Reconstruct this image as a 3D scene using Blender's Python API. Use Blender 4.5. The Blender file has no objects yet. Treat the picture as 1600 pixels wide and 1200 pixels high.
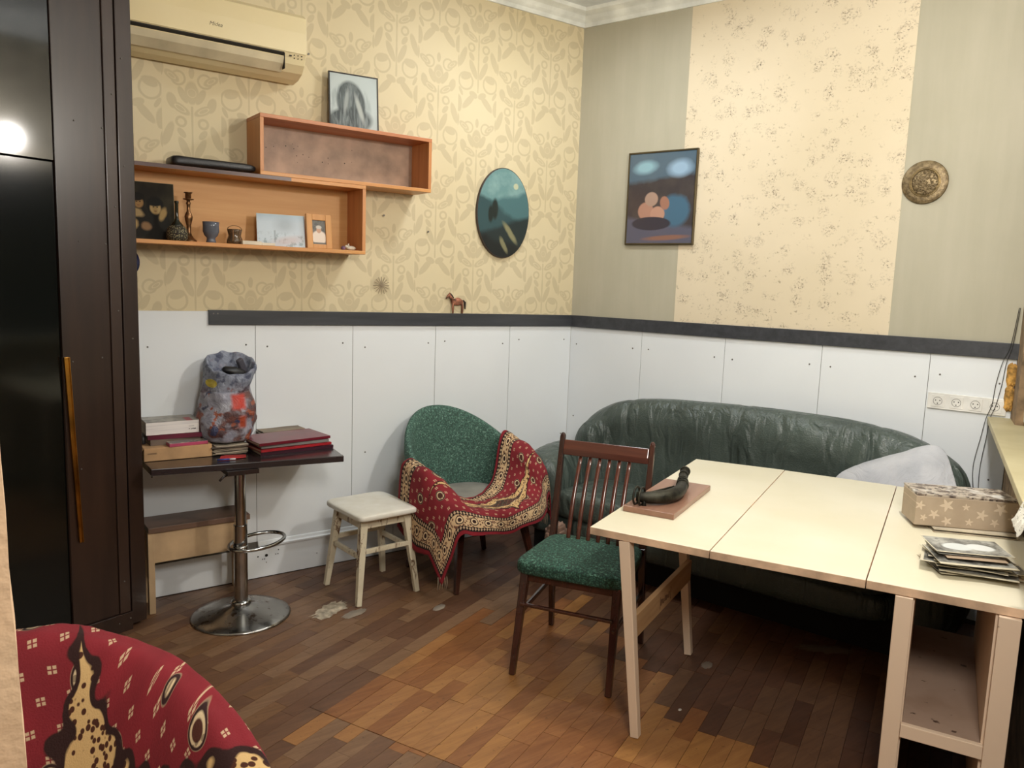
import bpy, bmesh, math, random
from mathutils import Vector, Matrix, noise as mn
random.seed(7)
PI = math.pi
sc = bpy.context.scene
COL = sc.collection

# ---------------------------------------------------------------- camera, world, lights, exposure
cam = bpy.data.cameras.new('camera'); cam.sensor_width = 36; cam.lens = 27.39; cam.clip_start = 0.05
camo = bpy.data.objects.new('camera', cam); COL.objects.link(camo); sc.camera = camo
camo.matrix_world = Matrix(((0.810076, 0.04858, -0.584309, -3.358436), (-0.585303, 0.125814, -0.800994, -3.96218), (0.034602, 0.990864, 0.130353, 1.6), (0, 0, 0, 1)))
w = bpy.data.worlds.new('world'); sc.world = w; w.use_nodes = True
w.node_tree.nodes['Background'].inputs[0].default_value = (0.75, 0.85, 1.0, 1)
w.node_tree.nodes['Background'].inputs[1].default_value = 0.4

def light(name, kind, loc, energy, color, size=0.1, rot=None, sizey=None):
    l = bpy.data.lights.new(name, kind); l.energy = energy; l.color = color
    if kind == 'POINT': l.shadow_soft_size = size
    if kind == 'AREA':
        l.size = size
        if sizey: l.shape = 'RECTANGLE'; l.size_y = sizey
        else: l.shape = 'DISK'
    o = bpy.data.objects.new(name, l); o.location = loc
    if rot: o.rotation_euler = rot
    COL.objects.link(o); return o
light('main_lamp', 'POINT', (-0.95, -2.90, 2.50), 58, (1.0, 0.965, 0.915), 0.07)
light('corner_lamp', 'AREA', (-0.75, -0.95, 3.17), 14, (0.93, 0.97, 1.0), 0.30)
light('added_fill', 'AREA', (-2.75, -3.95, 2.35), 32, (1.0, 0.955, 0.89), 0.6, (math.radians(62), 0, math.radians(-38)))  # unseen fill added near the camera to brighten the jamb and under the table
sc.view_settings.view_transform = 'Standard'; sc.view_settings.look = 'None'
sc.view_settings.gamma = 1.0; sc.view_settings.use_curve_mapping = False
sc.view_settings.exposure = 0.42
sc.cycles.diffuse_bounces = 6; sc.cycles.max_bounces = 12

# ---------------------------------------------------------------- colour + node helpers
def lin(c):
    if isinstance(c, str): c = tuple(int(c[i:i+2], 16) for i in (0, 2, 4))
    f = lambda v: (v/12.92 if v <= .04045 else ((v+.055)/1.055)**2.4)
    return tuple(f(v/255) for v in c) + (1.0,)

class E:
    """a scalar socket that can be written as an expression"""
    def __init__(s, m, k): s.m = m; s.k = k
    def _op(s, op, *a):
        n = s.m.nt.nodes.new('ShaderNodeMath'); n.operation = op
        for i, v in enumerate((s,)+a):
            if isinstance(v, E): s.m.nt.links.new(v.k, n.inputs[i])
            else: n.inputs[i].default_value = float(v)
        return E(s.m, n.outputs[0])
    def __add__(s, o): return s._op('ADD', o)
    __radd__ = __add__
    def __sub__(s, o): return s._op('SUBTRACT', o)
    def __rsub__(s, o): return (s*-1)+o
    def __mul__(s, o): return s._op('MULTIPLY', o)
    __rmul__ = __mul__
    def __truediv__(s, o): return s._op('DIVIDE', o)
    def __lt__(s, o): return s._op('LESS_THAN', o)
    def __gt__(s, o): return s._op('GREATER_THAN', o)
    def abs(s): return s._op('ABSOLUTE')
    def floor(s): return s._op('FLOOR')
    def fract(s): return s._op('FRACT')
    def sin(s): return s._op('SINE')
    def sqrt(s): return s._op('SQRT')
    def mn(s, o): return s._op('MINIMUM', o)
    def mx(s, o): return s._op('MAXIMUM', o)
    def mod(s, o): return s._op('FLOORED_MODULO', o)
    def step(s, lo, hi):            # 0 below lo, 1 above hi (works for lo > hi too)
        n = s.m.nt.nodes.new('ShaderNodeMapRange')
        s.m.nt.links.new(s.k, n.inputs[0]); n.inputs[1].default_value = lo; n.inputs[2].default_value = hi
        n.inputs[3].default_value = 0; n.inputs[4].default_value = 1; n.clamp = True
        return E(s.m, n.outputs[0])
    def inv(s): return 1-s

class Mt:
    def __init__(s, name, col='808080', rough=.6, metal=0, spec=.5):
        s.mat = bpy.data.materials.new(name); s.mat.use_nodes = True
        s.nt = s.mat.node_tree; s.b = s.nt.nodes['Principled BSDF']
        s.b.inputs['Base Color'].default_value = lin(col); s.b.inputs['Roughness'].default_value = rough
        s.b.inputs['Metallic'].default_value = metal; s.b.inputs['Specular IOR Level'].default_value = spec
        s.mat.diffuse_color = lin(col)
    def vec(s, kind='Object'):
        if kind == 'Position':
            return s.nt.nodes.new('ShaderNodeNewGeometry').outputs['Position']
        return s.nt.nodes.new('ShaderNodeTexCoord').outputs[kind]
    def xyz(s, kind='Object'):
        n = s.nt.nodes.new('ShaderNodeSeparateXYZ'); s.nt.links.new(s.vec(kind), n.inputs[0])
        return [E(s, n.outputs[i]) for i in range(3)]
    def comb(s, x, y, z=0):
        n = s.nt.nodes.new('ShaderNodeCombineXYZ')
        for i, v in enumerate((x, y, z)):
            if isinstance(v, E): s.nt.links.new(v.k, n.inputs[i])
            else: n.inputs[i].default_value = v
        return n.outputs[0]
    def noise(s, scale, detail=3, vec=None, rough=.5, dist=0, stretch=None):
        n = s.nt.nodes.new('ShaderNodeTexNoise'); n.inputs['Scale'].default_value = scale
        n.inputs['Detail'].default_value = detail; n.inputs['Roughness'].default_value = rough
        n.inputs['Distortion'].default_value = dist
        v = vec if vec is not None else s.vec()
        if stretch:
            mp = s.nt.nodes.new('ShaderNodeMapping'); mp.inputs['Scale'].default_value = stretch
            s.nt.links.new(v, mp.inputs[0]); v = mp.outputs[0]
        s.nt.links.new(v, n.inputs['Vector']); return E(s, n.outputs['Fac'])
    def voro(s, scale, vec=None, out='Distance', feat='F1'):
        n = s.nt.nodes.new('ShaderNodeTexVoronoi'); n.feature = feat; n.inputs['Scale'].default_value = scale
        s.nt.links.new(vec if vec is not None else s.vec(), n.inputs['Vector'])
        if out == 'Color':
            q = s.nt.nodes.new('ShaderNodeSeparateColor'); s.nt.links.new(n.outputs['Color'], q.inputs[0]); return E(s, q.outputs[0])
        return E(s, n.outputs[out])
    def mix(s, f, a, b):
        n = s.nt.nodes.new('ShaderNodeMix'); n.data_type = 'RGBA'
        if isinstance(f, E): s.nt.links.new(f.k, n.inputs['Factor'])
        else: n.inputs['Factor'].default_value = f
        for v, i in ((a, 6), (b, 7)):
            if isinstance(v, (str, tuple)): n.inputs[i].default_value = lin(v)
            else: s.nt.links.new(v, n.inputs[i])
        return n.outputs[2]
    def color(s, c):
        if isinstance(c, (str, tuple)): s.b.inputs['Base Color'].default_value = lin(c)
        else: s.nt.links.new(c, s.b.inputs['Base Color'])
        return s
    def layers(s, base, lst):
        for mask, c in lst: base = s.mix(mask, base, c)
        s.color(base); return base
    def rough(s, e): s.nt.links.new(e.k, s.b.inputs['Roughness']); return s
    def bump(s, h, strength=.3, dist=.01):
        n = s.nt.nodes.new('ShaderNodeBump'); n.inputs['Strength'].default_value = strength; n.inputs['Distance'].default_value = dist
        s.nt.links.new(h.k, n.inputs['Height']); s.nt.links.new(n.outputs[0], s.b.inputs['Normal']); return s

def ell(x, y, cx, cy, a, b, rot=0):
    """normalised radius of an ellipse (1 on its edge)"""
    c, s_ = math.cos(rot), math.sin(rot)
    dx, dy = x-cx, y-cy
    u = (dx*c+dy*s_)*(1/a); v = (dy*c-dx*s_)*(1/b)
    return (u*u+v*v).sqrt()
def blob(x, y, cx, cy, a, b, rot=0, soft=.06): return ell(x, y, cx, cy, a, b, rot).step(1+soft, 1-soft)
def ring(x, y, cx, cy, r, wd, soft=.002):
    dx, dy = x-cx, y-cy
    return ((dx*dx+dy*dy).sqrt()-r).abs().step(wd+soft, wd-soft)
def rect(x, y, x0, x1, y0, y1, soft=.002):
    return x.step(x0-soft, x0+soft)*x.step(x1+soft, x1-soft)*y.step(y0-soft, y0+soft)*y.step(y1+soft, y1-soft)

def plain(name, col, rough=.6, metal=0, var=.06, scale=6, bump=0, spec=.5, coat=0):
    m = Mt(name, col, rough, metal, spec)
    if isinstance(col, str): c = tuple(int(col[i:i+2], 16) for i in (0, 2, 4))
    else: c = col
    d = tuple(max(0, int(v*(1-var*2.2))) for v in c); u = tuple(min(255, int(v*(1+var))) for v in c)
    n = m.noise(scale, 4)
    m.color(m.mix(n.step(.3, .7), d, u))
    if bump: m.bump(m.noise(scale*14, 3), bump, .004)
    if coat: m.b.inputs['Coat Weight'].default_value = coat; m.b.inputs['Coat Roughness'].default_value = .12
    return m.mat

def wood(name, c1, c2, axis=0, scale=1, rough=.45, kind='Object', coat=0):
    m = Mt(name, c1, rough)
    st = [1, 1, 1]; st = [14.0*scale]*3; st[axis] = 1.1*scale
    n1 = m.noise(1.0, 5, m.vec(kind), .6, .6, st); n2 = m.noise(3.0, 3, m.vec(kind), .5, .2, st)
    col = m.mix((n1*.7+n2*.3).step(.35, .68), c1, c2)
    m.color(col); m.bump(n1, .15, .002)
    if coat: m.b.inputs['Coat Weight'].default_value = coat; m.b.inputs['Coat Roughness'].default_value = .15
    return m.mat

# ---------------------------------------------------------------- mesh builder
class MB:
    def __init__(s): s.v = []; s.f = []; s.mi = []; s.uv = {}
    def add(s, vs, fs, mi=0):
        o = len(s.v); s.v += [tuple(v) for v in vs]
        for f in fs: s.f.append(tuple(i+o for i in f)); s.mi.append(mi)
        return s
    def box(s, x0, x1, y0, y1, z0, z1, mi=0, M=None):
        vs = [Vector(p) for p in ((x0,y0,z0),(x1,y0,z0),(x1,y1,z0),(x0,y1,z0),(x0,y0,z1),(x1,y0,z1),(x1,y1,z1),(x0,y1,z1))]
        if M: vs = [M @ v for v in vs]
        return s.add(vs, [(0,3,2,1),(4,5,6,7),(0,1,5,4),(1,2,6,5),(2,3,7,6),(3,0,4,7)], mi)
    def beam(s, p0, p1, w0, d0, w1=None, d1=None, side=(1,0,0), mi=0):
        """a rectangular bar from p0 to p1, w along side, d along the third direction"""
        p0, p1 = Vector(p0), Vector(p1); ax = (p1-p0).normalized(); sd = Vector(side); sd = (sd-ax*sd.dot(ax)).normalized(); th = ax.cross(sd)
        w1 = w0 if w1 is None else w1; d1 = d0 if d1 is None else d1
        vs = []
        for p, w_, d_ in ((p0, w0, d0), (p1, w1, d1)):
            for a, b in ((-1,-1),(1,-1),(1,1),(-1,1)): vs.append(p+sd*a*w_/2+th*b*d_/2)
        return s.add(vs, [(0,3,2,1),(4,5,6,7),(0,1,5,4),(1,2,6,5),(2,3,7,6),(3,0,4,7)], mi)
    def prism(s, poly, z0, z1, mi=0):
        n = len(poly)
        if sum(poly[i][0]*poly[(i+1)%n][1]-poly[(i+1)%n][0]*poly[i][1] for i in range(n)) < 0: poly = poly[::-1]
        vs = [(x, y, z0) for x, y in poly]+[(x, y, z1) for x, y in poly]
        return s.add(vs, [tuple(range(n))[::-1], tuple(range(n, 2*n))]+[(i,(i+1)%n,(i+1)%n+n,i+n) for i in range(n)], mi)
    def extr(s, poly, fn, t0, t1, mi=0):
        """extrude a 2D outline; fn(a,b,t) -> 3D point"""
        n = len(poly); vs = [fn(a, b, t0) for a, b in poly]+[fn(a, b, t1) for a, b in poly]
        return s.add(vs, [tuple(range(n))[::-1], tuple(range(n, 2*n))]+[(i,(i+1)%n,(i+1)%n+n,i+n) for i in range(n)], mi)
    def lathe(s, prof, c=(0,0,0), n=24, mi=0, ax='z', close=True):
        vs = []; fs = []
        for r, z in prof:
            for k in range(n):
                a = 2*PI*k/n; x, y = r*math.cos(a), r*math.sin(a)
                p = (x, y, z) if ax == 'z' else ((z, x, y) if ax == 'x' else (x, z, -y))
                vs.append((p[0]+c[0], p[1]+c[1], p[2]+c[2]))
        m_ = len(prof)
        for i in range(m_-1):
            for k in range(n): fs.append((i*n+k, i*n+(k+1)%n, (i+1)*n+(k+1)%n, (i+1)*n+k))
        if close: fs.append(tuple(range(n))[::-1]); fs.append(tuple(range((m_-1)*n, m_*n)))
        return s.add(vs, fs, mi)
    def tube(s, pts, r, n=10, mi=0, closed=False, flat=1.0, up=(0,0,1)):
        pts = [Vector(p) for p in pts]; N = len(pts); vs = []; fs = []
        rr = r if isinstance(r, (list, tuple)) else [r]*N
        for i, p in enumerate(pts):
            if closed: t = (pts[(i+1)%N]-pts[i-1]).normalized()
            else: t = (pts[min(i+1, N-1)]-pts[max(i-1, 0)]).normalized()
            u = Vector(up)
            if abs(t.dot(u)) > .95: u = Vector((1, 0, 0))
            a = t.cross(u).normalized(); b = a.cross(t).normalized()
            for k in range(n):
                th = 2*PI*k/n; vs.append(p+a*math.cos(th)*rr[i]+b*math.sin(th)*rr[i]*flat)
        M_ = N if closed else N-1
        for i in range(M_):
            j = (i+1) % N
            for k in range(n): fs.append((i*n+k, i*n+(k+1)%n, j*n+(k+1)%n, j*n+k))
        if not closed: fs.append(tuple(range(n))[::-1]); fs.append(tuple(range((N-1)*n, N*n)))
        return s.add(vs, fs, mi)
    def grid(s, fn, nu, nv, uv=None, mi=0, closeu=False):
        o = len(s.v); vs = []; fs = []
        for j in range(nv+1):
            for i in range(nu+1): vs.append(fn(i/nu, j/nv))
        for j in range(nv):
            for i in range(nu): fs.append((j*(nu+1)+i, j*(nu+1)+i+1, (j+1)*(nu+1)+i+1, (j+1)*(nu+1)+i))
        s.add(vs, fs, mi)
        if uv:
            for j in range(nv+1):
                for i in range(nu+1): s.uv[o+j*(nu+1)+i] = uv(i/nu, j/nv)
        return s
    def sphere(s, c, r, nu=16, nv=10, mi=0, fn=None):
        rx, ry, rz = r if isinstance(r, (tuple, list)) else (r, r, r); vs = []; fs = []
        for j in range(nv+1):
            ph = -PI/2+PI*j/nv
            for i in range(nu):
                th = 2*PI*i/nu; p = Vector((math.cos(ph)*math.cos(th), math.cos(ph)*math.sin(th), math.sin(ph)))
                q = Vector((p.x*rx, p.y*ry, p.z*rz))
                if fn: q = fn(q, p)
                vs.append(q+Vector(c))
        for j in range(nv):
            for i in range(nu): fs.append((j*nu+i, j*nu+(i+1)%nu, (j+1)*nu+(i+1)%nu, (j+1)*nu+i))
        return s.add(vs, fs, mi)
    def build(s, name, mats, parent=None, smooth=False, bevel=0, seg=2, solid=0, sub=0, auto=False, weld=False):
        me = bpy.data.meshes.new(name); me.from_pydata(s.v, [], s.f)
        if not isinstance(mats, (list, tuple)): mats = [mats]
        for m in mats: me.materials.append(m)
        for p, i in zip(me.polygons, s.mi): p.material_index = i; p.use_smooth = smooth
        if s.uv:
            L = me.uv_layers.new(name='UVMap')
            for lp in me.loops: L.data[lp.index].uv = s.uv.get(lp.vertex_index, (0, 0))
        if weld:
            bm = bmesh.new(); bm.from_mesh(me); bmesh.ops.remove_doubles(bm, verts=bm.verts, dist=1e-5); bmesh.ops.recalc_face_normals(bm, faces=bm.faces); bm.to_mesh(me); bm.free()
        me.update()
        o = bpy.data.objects.new(name, me); COL.objects.link(o)
        if parent: o.parent = parent
        if solid: md = o.modifiers.new('s', 'SOLIDIFY'); md.thickness = solid; md.offset = 0
        if sub: md = o.modifiers.new('u', 'SUBSURF'); md.levels = sub; md.render_levels = sub
        if bevel: md = o.modifiers.new('b', 'BEVEL'); md.width = bevel; md.segments = seg; md.limit_method = 'ANGLE'; md.angle_limit = .6
        return o

def thing(name, label, cat, loc=(0,0,0), rz=0, group=None):
    o = bpy.data.objects.new(name, None); COL.objects.link(o); o.empty_display_size = .05
    o.location = loc; o.rotation_euler = (0, 0, rz); o['label'] = label; o['category'] = cat
    if group: o['group'] = group
    return o
def tag(o, label, cat, group=None):
    o['label'] = label; o['category'] = cat
    if group: o['group'] = group
    return o
def struct(o): o['kind'] = 'structure'; return o

# frame of the right wall: s runs along it from the room corner, off is the distance into the room
D2 = Vector((0.279, -0.9603, 0)); N2 = Vector((-0.9603, -0.279, 0))
def RW(s, off, z): return D2*s+N2*off+Vector((0, 0, z))
ANG2 = math.atan2(D2.y, D2.x)
# frame of the window wall
K3 = Vector((0.700, -2.410, 0)); W3 = Vector((-0.902, -0.432, 0)).normalized(); N3 = Vector((-W3.y*-1, W3.x*-1, 0))
N3 = Vector((W3.y, -W3.x, 0))
if N3.dot(Vector((-1.5, -1.5, 0))-K3) < 0: N3 = -N3
def WW(t, off, z): return K3+W3*t+N3*off+Vector((0, 0, z))
ZC = 3.29
# ---------------------------------------------------------------- wall materials
def m_damask():
    m = Mt('damask_paper', 'E0CEA4', .75); x, y, z = m.xyz('Position')
    jit = m.noise(14, 2, m.vec('Position'))*.010
    u = (x+20)*(1/.265); c = u.floor(); a0 = (u-c-.5)*.265; a = a0.abs()+jit-.005
    b = ((z*(1/.64)+c*.5).fract())*.64
    up = lambda *q: blob(a, b, *q, soft=.10)
    shapes = [up(0,.50,.031,.052), up(.040,.487,.017,.040,-.5), up(.052,.425,.048,.019,.5), up(.090,.455,.021,.036,-.3),
              ring(a,b,.050,.365,.020,.006), ring(a,b,.084,.175,.046,.0055), up(.082,.203,.036,.021,-.35), up(.034,.245,.018,.056,-.45),
              up(0,.590,.012,.026), up(.1325,.045,.026,.050), up(.062,.065,.019,.058,.75), up(.030,.105,.030,.018,.4), up(.048,.315,.026,.014,.9),
              up(.108,.305,.019,.058,.35), rect(a,b,-.01,.0045,.12,.44), up(.1325,.595,.010,.035), up(.088,.565,.038,.018,.6), ring(a,b,.060,.560,.030,.005), up(.115,.115,.010,.026,-.5)]
    s = shapes[0]
    for q in shapes[1:]: s = s.mx(q)
    line = ring(a,b,.0,.50,.0185,.0012).mx((ell(a,b,.052,.425,.042,.015,.5)-.62).abs().step(.14,.05)).mx((ell(a,b,.088,.565,.032,.013,.6)-.6).abs().step(.14,.05))
    s = s*(1-line*.8)
    tone = m.noise(1.3, 3, m.vec('Position'))
    base = m.mix(tone.step(.3,.7), 'CDBE98', 'D6C8A6'); pat = m.mix(tone.step(.3,.7), 'B7A886', 'C0B292')
    seam = (((x+20.0)*(1/.53)).fract()-.5).abs().step(.4985,.4997)*z.step(1.0,3.0).inv()
    col = m.mix(s*.72, base, pat); col = m.mix(seam*.35, col, '8A7656'); m.color(col)
    m.bump(m.noise(160, 2, m.vec('Position')), .12, .001); return m.mat
def m_floral():
    m = Mt('floral_paper', 'E0CEA8', .75); x, y, z = m.xyz('Position')
    sx = x*D2.x+y*D2.y; v = m.comb(sx, z, 0)
    wv = m.noise(7, 2, v)*.05
    v2 = m.comb(sx+wv, z+wv, 0)
    clus = m.voro(11, v2).step(.46,.20); clus2 = m.voro(20, v2).step(.42,.20)
    fine = m.noise(70, 3, v, .6).step(.54,.66); mid = m.noise(38, 3, v, .6).step(.52,.62); leaf = m.noise(105, 1, v).step(.60,.68)
    col = m.mix(m.noise(1.5, 2, v).step(.3,.7), 'CFC1A4', 'D9CBB0')
    col = m.mix(clus*mid*.55, col, 'A89880'); col = m.mix(clus2*fine*.85, col, '94866E'); col = m.mix(clus*fine*.45, col, '7A6C5C'); col = m.mix(clus*leaf*.75, col, '564C42')
    m.color(col); return m.mat
def m_plain_paper():
    m = Mt('plain_paper', 'B7B09A', .8); p = m.vec('Position'); n = m.noise(2.2, 4, p)
    st = m.noise(3, 3, p, .6, 0, (5, 5, .5))
    m.color(m.mix(n.step(.3,.7)*.6+st.step(.4,.7)*.4, 'A6A18C', 'B2AC98')); m.bump(m.noise(120, 2, p), .15, .001); return m.mat
DAMASK, FLORAL, PAPER = m_damask(), m_floral(), m_plain_paper()
def m_panel():
    m = Mt('white_panel', 'D9DAD6', .38); p = m.vec('Position'); n = m.noise(1.2, 3, p)
    m.color(m.mix(n.step(.3,.7), 'DDE1E3', 'E5E9EB')); return m.mat
PANEL = m_panel()
PANEL_EDGE = plain('panel_gap', '6A665E', .8)
BLACKRAIL = wood('dark_rail', '303236', '44464A', 0, 1.2, .38, 'Position')
CORNICE = plain('cornice_white', 'E4E6DE', .7, bump=.05)
CEIL = plain('ceiling_white', 'DFE5E8', .8)
ROOMWALL = plain('room_wall', 'D6CCB8', .8)
SCREW = plain('screw_head', '6E6A64', .5, .3)
DARKHOLE = plain('dark_hole', '15120F', .9)

# ---------------------------------------------------------------- walls, ceiling
wl = struct(MB().box(-4.4, 0.02, 0, .12, 0, ZC).build('wall_left', DAMASK))
def q4(fn, s0, s1, o0, o1, z0, z1):
    M = MB(); vs = [fn(s, o, z) for z in (z0, z1) for s, o in ((s0,o0),(s1,o0),(s1,o1),(s0,o1))]
    return M.add(vs, [(0,3,2,1),(4,5,6,7),(0,1,5,4),(1,2,6,5),(2,3,7,6),(3,0,4,7)])
wr = struct(q4(RW, -.02, 2.51, -.12, 0, 0, ZC).build('wall_right', PAPER, weld=True))
q4(RW, .742, 1.942, 0, .0016, 1.385, ZC-.05).build('wallpaper_strip', FLORAL, wr, weld=True)
struct(MB().prism([(.05,.05),(.80,-2.40),(-.78,-4.62),(-3.22,-5.82),(-4.45,-6.2),(-4.45,.05)], ZC, ZC+.1).build('ceiling', CEIL))
# window wall: below the sill, the window itself stays outside the picture
RAW = plain('raw_plaster', '8C7458', .9, var=.14, scale=14, bump=.3)
ww = struct(MB().add([WW(t,o,z) for z in (0,1.0) for t,o in ((0,-.14),(2.02,-.14),(2.02,0),(0,0))], [(0,3,2,1),(4,5,6,7),(0,1,5,4),(1,2,6,5),(2,3,7,6),(3,0,4,7)]).build('wall_window', RAW, weld=True))
q4(WW, 0, .22, -.14, 0, 1.0, ZC).build('window_pier', RAW, ww, weld=True)
q4(WW, .22, 1.9, -.14, -.02, 2.35, ZC).build('window_head', ROOMWALL, ww, weld=True)
q4(WW, 1.9, 2.02, -.14, 0, 1.0, ZC).build('window_side', ROOMWALL, ww, weld=True)
wn = struct(q4(WW, .22, 1.9, -.12, -.06, 1.06, 2.35).build('window_1', plain('night_glass', '1A2028', .05, spec=.6), weld=True))
FR = plain('window_frame_white', 'D8D4C8', .4)
for t0, t1 in ((.22,.28),(1.03,1.09),(1.84,1.90)): q4(WW, t0, t1, -.13, -.03, 1.06, 2.35).build('window_frame', FR, wn, weld=True)
struct(MB().prism([(-4.45,-6.12),(-3.24,-5.74),(-3.24,-5.84),(-4.45,-6.22)], 0, ZC).build('wall_near', ROOMWALL))
struct(MB().box(-4.5, -4.4, -6.2, 0, 0, ZC).build('wall_side', ROOMWALL))
struct(q4(WW, 1.92, 5.0, -1.40, -1.30, 0, ZC).build('wall_alcove', ROOMWALL, weld=True))
struct(q4(WW, 1.92, 2.02, -1.30, -.14, 0, ZC).build('wall_return', ROOMWALL, weld=True))
# door jamb just beside the camera, leaning plaster edge
JAMB = Mt('jamb_plaster', 'DDBB98', .85); JAMB.color(JAMB.mix(JAMB.noise(9, 4).step(.3,.7), 'D6B28E', 'E2C3A0')); JAMB.bump(JAMB.noise(30, 4), .5, .01)
jm = MB()
def jedge(z): return -3.323+(1.428-z)*.0245+.0006*math.sin(z*61)+.0005*math.sin(z*137)
zz = [i*ZC/60 for i in range(61)]
vs = []
for z in zz: vs += [(jedge(z)-.012, -3.07, z), (jedge(z), -3.10, z), (jedge(z)-.004, -3.20, z), (-3.455, -3.20, z), (-3.455, -3.07, z)]
fs = []
for i in range(60):
    for k in range(5): fs.append((i*5+k, i*5+(k+1)%5, (i+1)*5+(k+1)%5, (i+1)*5+k))
fs += [(4,3,2,1,0), tuple(300+i for i in range(5))]
jb = jm.add(vs, fs).build('wall_doorway', JAMB.mat, smooth=False, weld=True); struct(jb)

# cornice with its steps
prof = [(0,0),(.012,0),(.018,.022),(.034,.036),(.05,.055),(.062,.062),(.085,.072),(.095,.09),(0,.09)]
c1 = MB().extr(prof, lambda a, b, t: (t - (a*.0 if t < -1 else a*.74), -a, 3.200+b), -4.4, 0).build('trim_3', CORNICE, weld=True); struct(c1)
c2 = MB().extr(prof, lambda a, b, t: RW(t + (a*.74 if t < 1 else 0), a, 3.200+b), 0, 2.6).build('trim_4', CORNICE, weld=True); struct(c2)

# black dado rails
r1 = MB().add([(-2.322,-.022,1.340),(-.0,-.022,1.320),(0,-.0005,1.320),(-2.322,-.0005,1.340),(-2.322,-.022,1.412),(0,-.022,1.394),(0,-.0005,1.394),(-2.322,-.0005,1.412)],
    [(0,3,2,1),(4,5,6,7),(0,1,5,4),(1,2,6,5),(2,3,7,6),(3,0,4,7)]).build('trim_1', BLACKRAIL, bevel=.002, weld=True); struct(r1)
r2 = q4(RW, -.006, 2.60, .0005, .022, 1.319, 1.394).build('trim_2', BLACKRAIL, bevel=.002, weld=True); struct(r2)
for x in (-2.30, -2.28):
    MB().lathe([(.004,0),(.004,.002)], (x, -.0225, 1.395), 8, ax='y').build('screw', SCREW, r1)

# white panels of the dado, each a board of its own with a shadow gap and screws
def screw(parent, P, n, r=.0045):
    MB().sphere(P, (r, r, r), 8, 5).build('screw', SCREW, parent)
xs = [-2.665, -2.093, -1.561, -1.039, -.503, -.004]
for i in range(5):
    zt = 1.406 if i == 0 else 1.345
    p = MB().box(xs[i]+.0012, xs[i+1]-.0012, -.007, -.001, .2, zt).build('panel', PANEL, wl, bevel=.0012, seg=1)
    for zz_ in (1.24, .62):
        for x in (xs[i]+.07, xs[i+1]-.05): screw(p, (x+random.uniform(-.01,.01), -.0075, zz_-.03*random.random()), 1)
MB().box(-2.665, -.004, -.004, 0, 0, 1.33).build('panel_backing', PANEL_EDGE, wl)
sk = [-2.665, -1.30, -.004]
for i in range(2):
    p = MB().box(sk[i]+.001, sk[i+1]-.001, -.009, -.004, .003, .168).build('skirting_board', PANEL, wl, bevel=.001, seg=1)
    for x in (sk[i]+.5, sk[i]+.62, sk[i]+.9): screw(p, (x, -.0095, .08), 1, .003)
hk = MB()
for dx, dz, r in ((0,0,.008),(-.045,.0,.004),(.05,-.002,.003),(.062,-.002,.003),(-.02,-.018,.003),(-.01,-.018,.003),(.065,.02,.003)): hk.lathe([(r,0),(r,.001)], (-2.045+dx, -.0105, .118+dz), 10, ax='y')
hk.build('drill_hole', DARKHOLE, wl)['kind'] = 'stuff'
led = [(0,0),(.018,.002),(.02,.012),(.012,.018),(.008,.030),(0,.034)]
lg = MB().extr(led, lambda a, b, t: (t, -.006-a, .168+b), -2.09, -.004).build('baseboard_left', PANEL, bevel=0, weld=True); struct(lg)
ss = [.004, .535, 1.078, 1.624, 2.146, 2.51]
for i in range(5):
    p = q4(RW, ss[i]+.0012, ss[i+1]-.0012, .001, .007, .02, 1.325).build('panel', PANEL, wr, bevel=.0012, seg=1, weld=True)
    for zz_ in (1.22, .75):
        for s_ in (ss[i]+.05, ss[i+1]-.06): screw(p, RW(s_, .0075, zz_-.03*random.random()), 1)
q4(RW, .004, 2.51, 0, .003, 0, 1.32).build('panel_backing', PANEL_EDGE, wr, weld=True)

# ---------------------------------------------------------------- floor of narrow parquet strips
SUB = plain('subfloor', '1E140D', .9)
fl = struct(MB().prism([(.02,.02),(.76,-2.42),(-.82,-4.61),(-3.25,-5.78),(-4.42,-6.15),(-4.42,.02)], -.05, -.006).build('floor', SUB))
def m_strip(name, a, b, dark):
    m = Mt(name, a, .40); g = m.vec('Position')
    rnd = m.nt.nodes.new('ShaderNodeObjectInfo').outputs['Random']
    mp = m.nt.nodes.new('ShaderNodeMapping'); mp.vector_type = 'POINT'; mp.inputs['Rotation'].default_value = (0, 0, -math.radians(24.5)); mp.inputs['Scale'].default_value = (3.2, 34, 1)
    m.nt.links.new(g, mp.inputs[0])
    vadd = m.nt.nodes.new('ShaderNodeVectorMath'); vadd.operation = 'ADD'; m.nt.links.new(mp.outputs[0], vadd.inputs[0])
    cc = m.comb(E(m, rnd)*37, E(m, rnd)*91, 0); m.nt.links.new(cc, vadd.inputs[1])
    n1 = m.noise(1, 5, vadd.outputs[0], .6, 1.2); n2 = m.noise(5, 2, vadd.outputs[0], .5)
    col = m.mix((n1*.75+n2*.25).step(.36,.64), a, b); col = m.mix(m.noise(4.5, 4, g, .7).step(.55,.75)*.35, col, dark)
    col = m.mix(m.noise(55, 2, g, .5).step(.66,.74)*.5, col, dark)
    m.color(col); m.rough(m.noise(6, 4, g)*.35+.24); m.bump(n1, .10, .001); return m.mat
ORANGE = [m_strip('strip_orange_%s' % 'abcd'[i], a, b, '4A2E18') for i, (a, b) in enumerate((('7E4E2A','94643A'),('8A5C34','A07242'),('764826','8C5C34'),('8E6034','A47440')))]
BROWN = [m_strip('strip_brown_%s' % 'abcd'[i], a, b, '3A2616') for i, (a, b) in enumerate((('5E4230','70503A'),('66482F','7A583C'),('563A29','684833'),('6E5038','82644A')))]
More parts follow.
